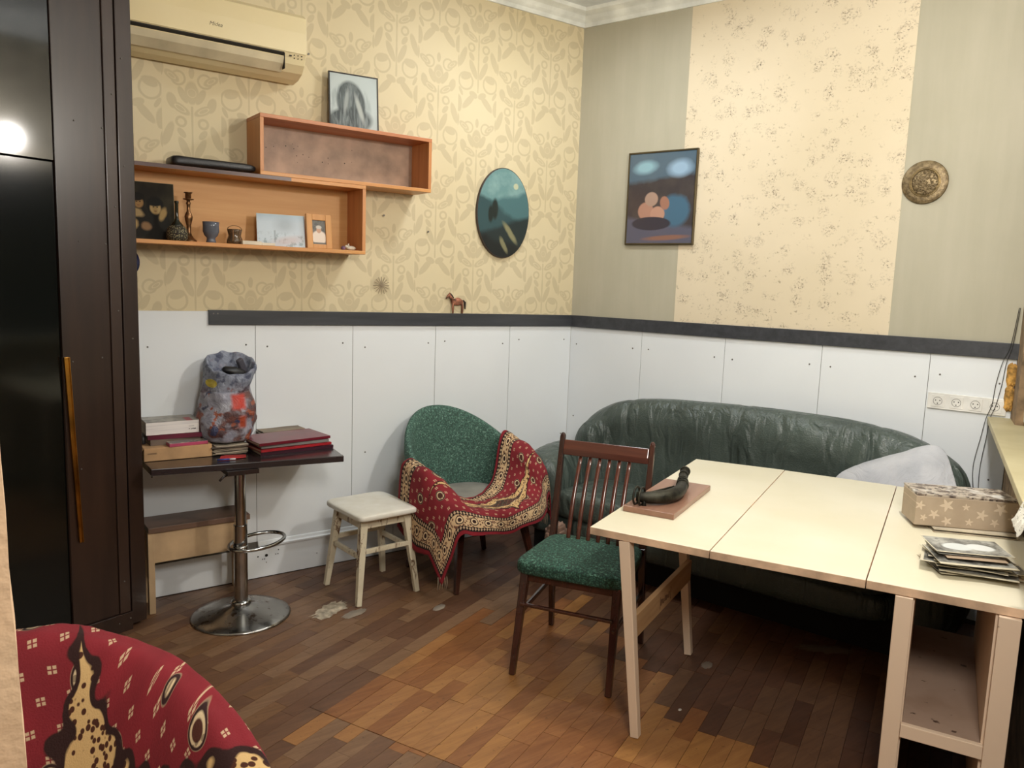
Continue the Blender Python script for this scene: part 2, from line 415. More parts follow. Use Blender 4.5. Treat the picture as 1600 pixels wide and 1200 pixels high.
SHADED = [m_strip('strip_shaded_%s' % 'abc'[i], a, b, '2A1A10') for i, (a, b) in enumerate((('543624','684430'),('5E402C','705038'),('4C3020','5C3C2A')))]  # strip browns with the shade under the table put into their colour
fa = math.radians(24.5); FX = (math.cos(fa), math.sin(fa)); FY = (-math.sin(fa), math.cos(fa))
def toab(x, y): return (x*FX[0]+y*FX[1], x*FY[0]+y*FY[1])
def toxy(a, b): return (a*FX[0]+b*FY[0], a*FX[1]+b*FY[1])
ROOM = [(-.012,-.012),(.685,-2.405),(-.87,-4.58),(-3.25,-5.72),(-4.38,-6.08),(-4.38,-.012)]
ROOMab = [toab(*p) for p in ROOM]
def clip(poly, conv):
    cx = sum(p[0] for p in conv)/len(conv); cy = sum(p[1] for p in conv)/len(conv)
    for i in range(len(conv)):
        (x0, y0), (x1, y1) = conv[i], conv[(i+1) % len(conv)]
        sg = lambda p: (x1-x0)*(p[1]-y0)-(y1-y0)*(p[0]-x0)
        k = 1 if sg((cx, cy)) > 0 else -1; out = []
        for j in range(len(poly)):
            a, b = poly[j], poly[(j+1) % len(poly)]; sa, sb = sg(a)*k, sg(b)*k
            if sa >= 0: out.append(a)
            if (sa > 0 and sb < 0) or (sa < 0 and sb > 0):
                t = sa/(sa-sb); out.append((a[0]+(b[0]-a[0])*t, a[1]+(b[1]-a[1])*t))
        poly = out
        if len(poly) < 3: return []
    return poly
SW, SL = .0675, .33
a0s, b0s = toab(-2.301, -1.403)
inv = camo.matrix_world.inverted(); F = 1217.4
def pix(x, y, z):
    c = inv @ Vector((x, y, z))
    return (800+F*c.x/-c.z, 600-F*c.y/-c.z) if c.z < -.05 else None
strips = []
amin, amax = min(p[0] for p in ROOMab), max(p[0] for p in ROOMab); bmin, bmax = min(p[1] for p in ROOMab), max(p[1] for p in ROOMab)
rows = int((bmax-bmin)/SW)+2; b = b0s-math.ceil((b0s-bmin)/SW)*SW
while b < bmax:
    a = amin-random.random()*SL
    sheet_gap = abs(((b-b0s)/SW) % 8) < .01
    while a < amax:
        L = SL*random.choice((.7, 1, 1, 1.25)); g = .0007; gb = .0022 if sheet_gap else .0007
        # the joint where two sheets of flooring meet
        a_end = a+L
        if a < a0s < a_end and b < b0s: a_end = a0s
        poly = [(a+g, b+gb), (a_end-g-(.002 if a_end == a0s else 0), b+gb), (a_end-g-(.002 if a_end == a0s else 0), b+SW-g), (a+g, b+SW-g)]
        pc = clip(poly, ROOMab)
        if pc:
            ca, cb = a+L/2, b+SW/2; x, y = toxy(ca, cb); pp = pix(x, y, 0)
            if cb < b0s-.0 and ca > a0s and y < -.95-.28*(x+1.6): pal = ORANGE if x < -.95+.3*(y+1.5) else SHADED
            elif x > -1.0: pal = SHADED
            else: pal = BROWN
            d = (Vector((x, y, 0))-camo.location).length
            vis = pp and -30 < pp[0] < 1630 and 560 < pp[1] < 1260
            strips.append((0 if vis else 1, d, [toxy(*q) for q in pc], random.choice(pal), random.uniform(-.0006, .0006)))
        a = a_end
    b += SW
strips.sort(key=lambda t: (t[0], t[1]))
rest = MB(); rm = []
for i, (vv, d, poly, mat_, dz) in enumerate(strips):
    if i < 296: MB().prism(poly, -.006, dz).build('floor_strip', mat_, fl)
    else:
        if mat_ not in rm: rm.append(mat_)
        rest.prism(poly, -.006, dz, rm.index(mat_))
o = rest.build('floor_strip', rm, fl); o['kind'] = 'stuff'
# worn patches of glue, torn film and dust on the floor
GLUE = plain('dried_glue', 'B9AC96', .8, var=.15, scale=30, bump=.4)
FILM = plain('torn_film', '8E8274', .35, var=.1)
def splat(name, x, y, rx, ry, rot, mat_, label, spikes=.35, z=.0012, seed=1, h=.0015):
    rnd = random.Random(seed); n = 46; poly = []
    for k in range(n):
        a = 2*PI*k/n; r = 1+spikes*(rnd.random()-.4)*(1.6 if rnd.random() < .3 else .6)
        px, py = rx*r*math.cos(a), ry*r*math.sin(a); poly.append((px*math.cos(rot)-py*math.sin(rot), px*math.sin(rot)+py*math.cos(rot)))
    M = MB(); vs = [(0,0,h*1.6)]+[(p[0]*.8, p[1]*.8, h) for p in poly]+[(p[0], p[1], 0) for p in poly]
    fs = [(0, 1+k, 1+(k+1)%n) for k in range(n)]+[(1+k, 1+n+k, 1+n+(k+1)%n, 1+(k+1)%n) for k in range(n)]
    o = M.add(vs, fs).build(name, mat_, smooth=True); o.location = (x, y, z); return tag(o, label, 'debris')
splat('glue_patch', -1.925, -.575, .105, .048, .55, GLUE, 'large ragged cream glue patch on floor in front of the white stool', .6, seed=3)
splat('glue_patch', -1.845, -.675, .07, .03, .3, FILM, 'grey film patch beside the large cream glue patch', .2, seed=5)
splat('glue_patch', -1.465, -.825, .045, .022, .5, FILM, 'small pale tape scrap on floor in front of the armchair leg', .15, seed=8)
splat('glue_patch', -.21, -2.12, .12, .040, -.75, plain('dull_film', '6C5E50', .5), 'dull grey torn patch on the dark floor under the table', .5, seed=11)
splat('glue_patch', -.79, -1.93, .035, .022, .4, plain('dull_film_b', '7C7064', .5), 'small grey scrap on floor near the rear table leg', .4, seed=12)
splat('glue_patch', -1.16, -2.11, .010, .006, .4, plain('white_scrap', 'C8C0B4', .6), 'tiny white crumb on floor under the table', .3, seed=13)
# ================================================================ FURNITURE
WOODSHELF = wood('shelf_wood', 'B9763A', 'D29A58', 0, 1.0, .42)
WOODSHELF_R = wood('shelf_wood_red', 'A8623A', 'BF7E50', 0, 1.0, .42)
WOODV = wood('shelf_side_wood', 'B06F3C', 'CB8D54', 2, 1.0, .42)
BACKLIGHT = wood('shelf_back_wood', 'C08A4C', 'D2A064', 0, .8, .5)
BACKGREY = plain('shelf_back_grey', 'A38670', .5, var=.09, scale=9)
VENEER = plain('dark_veneer', '4A2A20', .35)
DARKWOOD = wood('dark_polished_wood', '2A1410', '4A261A', 2, 1.0, .25, coat=.5)
DARKRAIL = wood('dark_polished_rail', '42201A', '683828', 0, 1.0, .2, coat=.8)
BLACKWOOD = wood('black_wood', '1A1210', '2C1E1A', 2, 1.0, .35)
CHROME = plain('chrome', 'B4B4B2', .16, 1.0, var=.05, scale=12)
WORNCHROME = Mt('worn_chrome', 'A8A6A2', .3, 1.0)
WORNCHROME.rough(WORNCHROME.noise(9, 5).step(.3,.75)*.4+.12); WORNCHROME.color(WORNCHROME.mix(WORNCHROME.noise(26, 4).step(.60,.68), 'A8A6A2', '6A5C50'))

# ---- two open box shelves on the damask wall
def box_shelf(name, label, x0, x1, z0, z1, back, top):
    t = thing(name, label, 'shelf', ((x0+x1)/2, 0, z0)); hx = (x1-x0)/2; h = z1-z0; th = .018
    MB().box(-hx, hx, -.20, -.001, 0, th).build('bottom_board', WOODSHELF, t, bevel=.0015)
    MB().box(-hx, hx, -.20, -.001, h-th, h).build('top_board', top, t, bevel=.0015)
    MB().box(-hx, -hx+th, -.199, -.001, th, h-th).build('side_panel', WOODV, t, bevel=.001)
    MB().box(hx-th, hx, -.199, -.001, th, h-th).build('side_panel', WOODV, t, bevel=.001)
    MB().box(-hx+th, hx-th, -.010, -.002, th, h-th).build('back_panel', back, t)
    return t
lo = box_shelf('wall_shelf', 'lower orange wooden box shelf holding photographs and vases', -2.704, -1.582, 1.712, 2.060, BACKLIGHT, WOODSHELF)
MB().box(-.561, .168, -.2012, -.1995, .331, .348).build('edge_strip', VENEER, lo)
up = box_shelf('wall_shelf', 'upper orange wooden box shelf standing empty above the other', -2.125, -1.200, 2.0605, 2.342, BACKGREY, WOODSHELF_R)
for dx, dz in ((.455,.23),(.455,.05)): MB().lathe([(.004,0),(.004,.003)], (dx-.010, -.10, dz), 8, ax='x').build('peg_hole', DARKHOLE, up)
fk = MB()
for _ in range(16): fk.lathe([(random.uniform(.0015,.003),0),(.001,.0008)], (random.uniform(-.4,.1), -.0108, random.uniform(.06,.20)), 7, ax='y')
o = fk.build('stain', DARKHOLE, up); o['kind'] = 'stuff'

# ---- air conditioner
AC = Mt('cream_plastic', 'DCCB9E', .28); AC.color(AC.mix(AC.noise(2, 2).step(.3,.7), 'D8C698', 'DFD0A6')); AC = AC.mat
ACD = plain('ac_shadow_gap', '2A2620', .7); ACV = plain('ac_louver', 'C6B898', .35)
t = thing('air_conditioner', 'cream wall air conditioner above the box shelves', 'air conditioner', (-2.31, 0, 2.53))
P = [(0,.02),(0,.285),(-.03,.292),(-.165,.290),(-.198,.268),(-.204,.20),(-.204,.105),(-.192,.085),(-.182,.060),(-.150,.028),(-.10,.008),(-.03,.0)]
MB().extr(P, lambda a, b, x: (x, a, b), -.374, .41).build('body', AC, t, bevel=.005, seg=3, weld=True)
PL = [(-.2045,.106),(-.2045,.200),(-.1985,.270),(-.167,.2915),(-.170,.294),(-.2035,.272),(-.2095,.200),(-.2095,.106)]
MB().extr(PL, lambda a, b, x: (x, a, b), -.374, .408).build('front_panel', AC, t, bevel=.002, weld=True)
MB().extr([(-.1935,.088),(-.206,.098),(-.204,.1035),(-.190,.098)], lambda a, b, x: (x, a, b), -.366, .302).build('air_slot', ACD, t, weld=True)
MB().extr([(-.1945,.083),(-.1845,.058),(-.1525,.026),(-.1505,.022),(-.156,.020),(-.190,.054),(-.2005,.083)], lambda a, b, x: (x, a, b), -.366, .302).build('louver', ACV, t, bevel=.001, weld=True)
MB().box(.303,.305,-.2015,-.17,.03,.10).build('louver_gap', ACD, t); MB().box(-.369,-.367,-.2015,-.17,.03,.10).build('louver_gap', ACD, t)
d = MB().box(.325,.335,-.2095,-.2035,.088,.094)
for k in range(3):
    for j in range(2): d.box(.348+k*.018,.352+k*.018,-.206,-.199,.082+j*.014,.085+j*.014)
d.build('display', ACD, t)
def text(s, size, loc, rot, mat_, name, parent=None, ext=.0004, spacing=1.0, shear=0):
    cu = bpy.data.curves.new(name, 'FONT'); cu.body = s; cu.size = size; cu.extrude = ext; cu.space_character = spacing; cu.shear = shear
    cu.align_x = 'CENTER'; cu.align_y = 'CENTER'; cu.resolution_u = 3
    tmp = bpy.data.objects.new(name, cu); COL.objects.link(tmp); bpy.context.view_layer.update()
    me = bpy.data.meshes.new_from_object(tmp.evaluated_get(bpy.context.evaluated_depsgraph_get())); bpy.data.objects.remove(tmp)
    me.materials.clear(); me.materials.append(mat_)
    o = bpy.data.objects.new(name, me); COL.objects.link(o); o.location = loc; o.rotation_euler = rot
    if parent: o.parent = parent
    return o
GREYINK = plain('grey_ink', '6E6450', .6); INK = plain('black_ink', '2A2622', .6)
text('Midea', .024, (-.012, -.2100, .160), (PI/2, 0, 0), GREYINK, 'lettering', t, shear=.3)

# ---- wardrobe / partition with glossy black doors
WB = wood('wardrobe_brown', '221610', '36241B', 2, .7, .34, coat=.2); WB2 = wood('wardrobe_brown_b', '2A1C15', '3C2A20', 2, .7, .38, coat=.15)
GLASS = Mt('black_gloss_glass', '0C0D0C', .07, 0, .5).mat
GLASS2 = Mt('black_gloss_glass_low', '10120F', .10, 0, .4).mat
GOLD = plain('gold_profile', 'B8843A', .28, 1.0, var=.2, scale=8)
t = thing('wardrobe', 'tall dark brown built-in wardrobe with glossy black sliding doors', 'wardrobe', (-2.687, -.275, 0), math.atan2(.326, .946))
HT = ZC-.002
MB().box(-1.72, -.012, .030, .22, 0, HT).build('carcass', DARKHOLE, t)
MB().box(-.317, -.122, -.004, .03, .085, HT).build('frame_board', WB, t, bevel=.002)
MB().box(-.121, -.074, -.012, .03, .085, HT).build('frame_board', WB2, t, bevel=.003)
MB().box(-.073, -.068, .004, .03, .085, HT).build('frame_gap', DARKHOLE, t)
MB().box(-.067, .0, -.010, .03, .02, HT).build('frame_board', WB, t, bevel=.003)
MB().box(-.012, .0, .031, .25, .02, HT).build('side_panel', WB, t)
MB().box(-1.72, -.068, -.016, .02, .0, .083).build('kick_board', WB, t, bevel=.002)
MB().box(-1.72, -.319, .004, .025, 2.006, HT).build('upper_door', GLASS, t, bevel=.001)
MB().box(-1.72, -.319, .010, .025, .085, 2.000).build('sliding_door', GLASS2, t, bevel=.001)
MB().box(-.3185, -.3165, .0, .008, .2, 1.236).build('edge_line', WB2, t)
g = MB().beam((-.308, -.012, 1.236), (-.277, -.012, .456), .021, .012, .017, .012); g.beam((-.300, -.020, 1.236), (-.272, -.020, .456), .004, .006)
g.build('door_handle', GOLD, t, bevel=.002)
for u, z in ((-.237,1.70),(-.13,1.695),(-.24,2.17),(-.13,2.16),(-.28,1.215),(-.16,1.225),(-.262,.765),(-.045,2.45),(-.045,2.02),(-.03,1.30),(-.09,2.30),(-.09,1.85),(-.09,1.42),(-.10,.23),(-.13,.045),(-.26,.045),(-.08,.055)):
    MB().sphere((u, -.005 if -.317 < u < -.122 else (-.013 if u < -.07 else -.011), z) if z > .1 else (u, -.017, z), .0035, 8, 5).build('screw', SCREW, t)

# ---- sofa: a padded shell swept along its plan, seat cushions and plinth
def m_leather():
    m = Mt('green_leather', '2E3C36', .36); p = m.vec()
    n = m.noise(3, 4, p); m.color(m.mix(n.step(.3,.7), '39433E', '515C56'))
    x, y, z = m.xyz(); gath = m.noise(1, 2, p, .4, 1.8, (10, 10, 2.4))
    m.rough(m.noise(8, 3, p)*.22+.22)
    m.bump(gath*.9+m.noise(140, 2, p)*.10, .8, .035); return m.mat
LEATH = m_leather(); PLINTH = plain('black_plinth', '14110F', .9)
def crom(P, t):
    n = len(P)-1; x = min(max(t, 0), 1)*n; i = min(int(x), n-1); f = x-i
    p0, p1, p2, p3 = P[max(i-1,0)], P[i], P[i+1], P[min(i+2,n)]
    return tuple(.5*((2*b)+(-a+c)*f+(2*a-5*b+4*c-d)*f*f+(-a+3*b-3*c+d)*f**3) for a, b, c, d in zip(p0, p1, p2, p3))
# s, off, top height, half thickness
SPA = [(.345,.735,.57,.115),(.305,.63,.615,.145),(.265,.51,.635,.15),(.265,.38,.64,.14),(.30,.27,.64,.12)]
SPB = [(.375,.37,.72,.10),(.385,.30,.78,.12),(.43,.24,.85,.13),(.54,.195,.905,.13),(.75,.17,.94,.128),(1.0,.165,.955,.125),(1.35,.165,.968,.125),
      (1.75,.165,.965,.125),(2.00,.168,.945,.125),(2.17,.19,.905,.12),(2.29,.25,.845,.12),(2.335,.36,.76,.105)]
SPC = [(2.345,.26,.64,.11),(2.365,.38,.64,.125),(2.365,.52,.63,.13),(2.36,.66,.61,.13),(2.34,.78,.57,.11)]
t = thing('sofa', 'long green leather sofa with curved back along the white panelled wall', 'sofa', tuple(RW(1.3, .4, 0)), ANG2)
# sofa local frame: x = s-1.3, y = off measured towards the wall side as negative
loc_of = lambda s, off, z: Vector((s-1.3, -(off-.4), z))
if (Matrix.Rotation(ANG2, 3, 'Z') @ Vector((0, -1, 0))).dot(N2) < 0: loc_of = lambda s, off, z: Vector((s-1.3, off-.4, z))
def sweep(SP, nt, seams=(), squash0=False, squash1=False):
    t0, t1 = 0, 1
    M = MB(); ns = 28; SQ = 4 if nt < 60 else 14
    for i in range(nt+1):
        tt = t0+(t1-t0)*i/nt; s, o, h, r = crom(SP, tt); s2, o2, _, _ = crom(SP, min(tt+.01, 1)); s1, o1, _, _ = crom(SP, max(tt-.01, 0))
        T = Vector((s2-s1, o2-o1)).normalized(); Nn = Vector((-T.y, T.x))   # Nn points to the inside
        e = 1.0
        if squash0: e = min(e, math.sqrt(max(0, 1-(1-min(i/nt*SQ, 1))**2)))
        if squash1: e = min(e, math.sqrt(max(0, 1-(1-min((nt-i)/nt*SQ, 1))**2)))
        zb = .15; pin = 0
        for sm in seams: pin = max(pin, math.exp(-((s-sm)/.02)**2))
        for k in range(ns):
            a = 2*PI*k/ns; ca, sa = math.cos(a), math.sin(a)
            px = math.copysign(abs(ca)**.75, ca)*r; pz = math.copysign(abs(sa)**.55, sa)
            zc, hh = (zb+h)/2, (h-zb)/2
            z = zc+pz*hh*(.80+.2*e)*(1-.012*pin)
            belly = 1-.24*max(0, math.sin((z-.45)/.35*PI))*(1 if ca > 0 else 0) if z > .45 else 1
            wob = .010*mn.noise(Vector((s*7, z*2.2+5, o*7)))+.007*mn.noise(Vector((s*19, z*3, o*19)))
            if ca > 0: wob += -.022*pin*max(0, ca) + .013*math.sin(s*19+8*mn.noise(Vector((s*2.2, z*3, 0))))*max(0, 1-abs(z-.72)/.24) + sum(.016*math.exp(-abs(s-sm)/.09)*math.sin(7*math.atan2(z-.78, s-sm)) for sm in seams)*max(0, 1-abs(z-.75)/.2)
            q = px*(.35+.65*e)*belly+wob
            M.v.append(tuple(loc_of(s+Nn.x*q, o+Nn.y*q, z)))
    for i in range(nt):
        for k in range(ns): M.f.append((i*ns+k, i*ns+(k+1)%ns, (i+1)*ns+(k+1)%ns, (i+1)*ns+k)); M.mi.append(0)
    M.f.append(tuple(range(ns))); M.mi.append(0); M.f.append(tuple(nt*ns+k for k in range(ns))); M.mi.append(0)
    return M
sweep(SPA, 40, (), True, True).build('armrest', LEATH, t, True, weld=True)
sweep(SPB, 150, (.60, 1.29, 1.98), True, True).build('backrest', LEATH, t, True, weld=True)
sweep(SPC, 40, (), True, True).build('armrest', LEATH, t, True, weld=True)
def cushion(s0, s1, o0, o1, z0, z1, name):
    M = MB(); c = ((s0+s1)/2, (o0+o1)/2, (z0+z1)/2); hx, hy, hz = (s1-s0)/2, (o1-o0)/2, (z1-z0)/2
    def f(q, p):
        k = lambda v, e: math.copysign(abs(v)**e, v)
        x, y, z = k(p.x, .28)*hx, k(p.y, .28)*hy, k(p.z, .5)*hz
        z += .012*mn.noise(Vector((x*4+s0, y*4, z*4))); return loc_of(x, y, z)-loc_of(0, 0, 0)
    return M.sphere(loc_of(*c), 1, 40, 22, fn=f).build(name, LEATH, t, True, weld=True)
for a, b in ((.42,.99),(.99,1.60),(1.60,2.21)): cushion(a+.004, b-.004, .24, .775, .27, .44, 'seat_cushion')
cushion(.40, 2.23, .26, .765, .14, .30, 'front_rail')
M = MB(); vs = [loc_of(s, o, z) for z in (0.001, .17) for s, o in ((.24,.10),(2.36,.10),(2.36,.66),(.24,.66))]
M.add(vs, [(0,3,2,1),(4,5,6,7),(0,1,5,4),(1,2,6,5),(2,3,7,6),(3,0,4,7)]).build('plinth', PLINTH, t, weld=True)

# pillow leaning in the right corner of the sofa
PIL = Mt('pillow_cotton', 'B6B8BE', .85); PIL.color(PIL.mix(PIL.noise(5, 4).step(.3,.7), 'A4A7AE', 'C4C5C8')); PIL.bump(PIL.noise(7, 4, None, .6, 1.5), .5, .03)
M = MB()
def pf(q, p):
    k = lambda v, e: math.copysign(abs(v)**e, v)
    x, y = k(p.x, .45)*.275, k(p.y, .45)*(.185+.03*p.x); th = (.062+.05*x)*(1-abs(k(p.x,.45))**4)*(1-abs(k(p.y,.45))**4)+.008
    z = k(p.z, .6)*th + .006*mn.noise(Vector((x*14, y*14, p.z)))
    return Vector((x, y, z))
M.sphere((0,0,0), 1, 48, 24, fn=pf)
pl = M.build('pillow', PIL.mat, None, True, weld=True); tag(pl, 'pale grey pillow lying in the right corner of the green sofa', 'pillow')
pl.location = RW(2.10, .365, .675); pl.rotation_euler = (math.radians(56), math.radians(-24), ANG2+math.radians(4))

# ---- white folding table
TW = Mt('cream_laminate', 'DDD6BC', .34); TW.color(TW.mix(TW.noise(2.5, 4).step(.3,.7), 'DAD2B6', 'E4DDC6')); TW.bump(TW.noise(90, 2), .06, .001); TW = TW.mat
TE = plain('cream_edge', 'DCBC9C', .5, var=.1, scale=9, bump=.2)
TL = Mt('worn_cream_paint', 'DEC4AA', .55); TL.color(TL.mix(TL.noise(18, 5, None, .7).step(.68,.74), 'DEC6AC', '7A5A42')); TL.bump(TL.noise(24, 4), .2, .003); TL = TL.mat
BRW = wood('brace_wood', 'A8825A', 'C4A074', 1, 1.2, .55)
t = thing('folding_table', 'long cream folding table with open cabinet base in front of the sofa', 'table', (-1.538, -1.968, 0), math.radians(-65.24))
def leaf(poly):
    M = MB(); M.prism(poly, .718, .745); M.mi = [0]*len(M.f); M.mi[0] = 1
    for i in range(2, len(M.f)): M.mi[i] = 1
    return M.build('table_leaf', [TW, TE], t, bevel=.0015)
leaf([(0,0),(.4275,-.004),(.4185,1.372),(-.004,1.335)])
leaf([(.4305,-.004),(.8985,.012),(.9055,1.37),(.4215,1.365)])
leaf([(.9015,.013),(1.78,.040),(1.78,1.30),(.9085,1.365)])
MB().beam((.130, .022, .716), (.205, .024, 0.002), .045, .040, .032, .030, side=(0,1,0)).build('leg', TL, t, bevel=.002)
MB().beam((.105, .745, .716), (.180, .752, 0.002), .045, .040, .032, .030, side=(0,1,0)).build('leg', TL, t, bevel=.002)
b = MB().box(.150, .172, .035, .735, .345, .435).build('brace', BRW, t, bevel=.002)
st = MB()
for k in range(7):
    y = .33+k*.016; st.box(.172, .1726, y, y+.009, .372+.003*(k%2), .398-.004*(k%3))
st.box(.172,.1725,.322,.325,.36,.41); st.box(.172,.1725,.45,.453,.36,.41)
st.build('ink_stamp', plain('stamp_ink', '4A2C1C', .7), b)
for x0, x1 in ((.982,1.030),(1.245,1.300)): MB().box(x0, x1, .012, .032, .002, .716).build('stile', TL, t, bevel=.002)
for x0, x1 in ((1.030,1.046),(1.250,1.268)): MB().box(x0-.012, x1-.012, .033, .85, .002, .716).build('side_panel', TL, t, bevel=.001)
SHF = Mt('stained_shelf', 'A08876', .6); SHF.layers('A48C7A', [(SHF.noise(6, 4).step(.5,.75)*.6, '8A6E58'), (SHF.noise(26, 3).step(.68,.72), '4E3A2E')])
MB().box(1.0345, 1.2375, .034, .85, .300, .318).build('lower_shelf', SHF.mat, t)
MB().box(1.031, 1.2445, .014, .033, .280, .322).build('shelf_lip', TL, t, bevel=.002)
MB().box(1.035, 1.237, .78, .80, .62, .716).build('cross_rail', TL, t, bevel=.002)
MB().box(.44, .98, .20, .22, .675, .716).build('support_rail', BRW, t)
MB().box(.44, .98, .70, .72, .675, .716).build('support_rail', BRW, t)

# ---- green upholstered dining chair
def m_weave(name, c1, c2, c3):
    m = Mt(name, c1, .85); v = m.voro(120, None); n = m.noise(90, 3, None, .6)
    m.layers(c1, [(v.step(.25,.6), c2), (n.step(.56,.66)*.8, c3)]); m.bump(v, .5, .004); return m.mat
GREEN = m_weave('green_weave', '2E5848', '1A3429', '5E8A76')
def dining_chair(label, loc, rz):
    t = thing('dining_chair', label, 'chair', loc, rz)
    M = MB()
    def sf(q, p):
        k = lambda v, e: math.copysign(abs(v)**e, v)
        wx = .228-.014*(k(p.y,.25)); x, y, z = k(p.x, .25)*wx, k(p.y, .25)*.215-.008, k(p.z, .45)*.035
        if p.z > 0: z += .010*(1-(x/.23)**2)*(1-(y/.22)**2)
        return Vector((x, y, z))
    M.sphere((0, 0, .437), 1, 56, 24, fn=sf).build('seat', GREEN, t, True, weld=True)
    for sx in (-1, 1):
        MB().beam((sx*.195, -.180, .415), (sx*.203, -.275, .001), .034, .034, .024, .024).build('leg', DARKWOOD, t, bevel=.003)
        M = MB().beam((sx*.208, .195, .46), (sx*.214, .245, .001), .030, .034, .022, .026)
        M.beam((sx*.208, .195, .45), (sx*.208, .280, .905), .031, .030, .022, .022)
        M.sphere((sx*.208, .2805, .903), (.013, .013, .017), 12, 8)
        M.build('rear_post', DARKWOOD, t, bevel=.003)
        MB().beam((sx*.199, -.235, .245), (sx*.211, .215, .245), .014, .020).build('stretcher', DARKWOOD, t, bevel=.003)
        MB().beam((sx*.192, -.18, .395), (sx*.200, .19, .395), .018, .040).build('seat_rail', DARKWOOD, t, bevel=.002)
    MB().beam((-.195, -.232, .290), (.195, -.232, .290), .016, .014, side=(0,1,0)).build('stretcher', DARKWOOD, t, bevel=.004)
    MB().beam((-.195, -.182, .395), (.195, -.182, .395), .018, .040, side=(0,1,0)).build('seat_rail', DARKWOOD, t, bevel=.002)
    MB().beam((-.20, .198, .395), (.20, .198, .395), .018, .040, side=(0,1,0)).build('seat_rail', DARKWOOD, t, bevel=.002)
    M = MB()
    M.extr([(.255,.822),(.268,.822),(.284,.875),(.284,.888),(.272,.890),(.258,.850)], lambda a, b, x: (x, a+.012*(x/.2)**2*-1+.006, b), -.197, .197)
    M.build('top_rail', DARKRAIL, t, bevel=.004, seg=3, weld=True)
    for k in range(6):
        x = -.118+k*.0472
        pts = [(x*.96, .118+.150*(j/8)+.018*math.sin(j/8*PI)*-1, .458+(.83-.458)*j/8) for j in range(9)]
        MB().tube(pts, .0048, 8, flat=2.0, up=(1,0,0)).build('slat', DARKRAIL, t, True)
    return t
dining_chair('dark wooden dining chair with slatted back and green woven seat', (-1.205, -1.575, 0), math.radians(-58))

# ---- white painted stool
PAINT = Mt('chipped_white_paint', 'CFC6AC', .5); PAINT.layers('D2C8AE', [(PAINT.noise(1, 5, None, .75, .6, (30, 30, 8)).step(.57,.63), '6E5238'), (PAINT.noise(8, 3).step(.5,.8)*.35, 'A89878')]); PAINT.bump(PAINT.noise(20, 4), .3, .004); PAINT = PAINT.mat
OIL = Mt('stool_oilcloth', 'DAD6C8', .42); OIL.color(OIL.mix(OIL.noise(14, 4).step(.3,.7), 'D2CDBE', 'DEDBD0')); OIL.bump(OIL.noise(30, 3), .2, .003)
t = thing('stool', 'low white stool with chipped paint beside the draped armchair', 'stool', (-1.640, -.430, 0), math.radians(4))
M = MB()
def stf(q, p):
    k = lambda v, e: math.copysign(abs(v)**e, v)
    return Vector((k(p.x,.2)*.174, k(p.y,.2)*.190, k(p.z,.5)*.0165+(.004*(1-abs(p.x)) if p.z > 0 else 0)))
M.sphere((0,0,.437), 1, 48, 16, fn=stf).build('seat', OIL.mat, t, True, weld=True)
for sx in (-1, 1):
    for sy in (-1, 1):
        MB().beam((sx*.120, sy*.125, .421), (sx*.168, sy*.170, .001), .040, .036, .026, .024).build('leg', PAINT, t, bevel=.003)
    MB().beam((sx*.125, -.12, .395), (sx*.125, .12, .395), .016, .045).build('apron', PAINT, t, bevel=.002)
    MB().beam((sx*.143, -.135, .235), (sx*.143, .135, .235), .018, .024).build('stretcher', PAINT, t, bevel=.003)
for sy, z in ((-1,.262),(1,.262)):
    MB().beam((-.12, sy*.130, .395), (.12, sy*.130, .395), .016, .045, side=(0,1,0)).build('apron', PAINT, t, bevel=.002)
    MB().beam((-.138, sy*.148, z), (.138, sy*.148, z), .018, .024, side=(0,1,0)).build('stretcher', PAINT, t, bevel=.003)

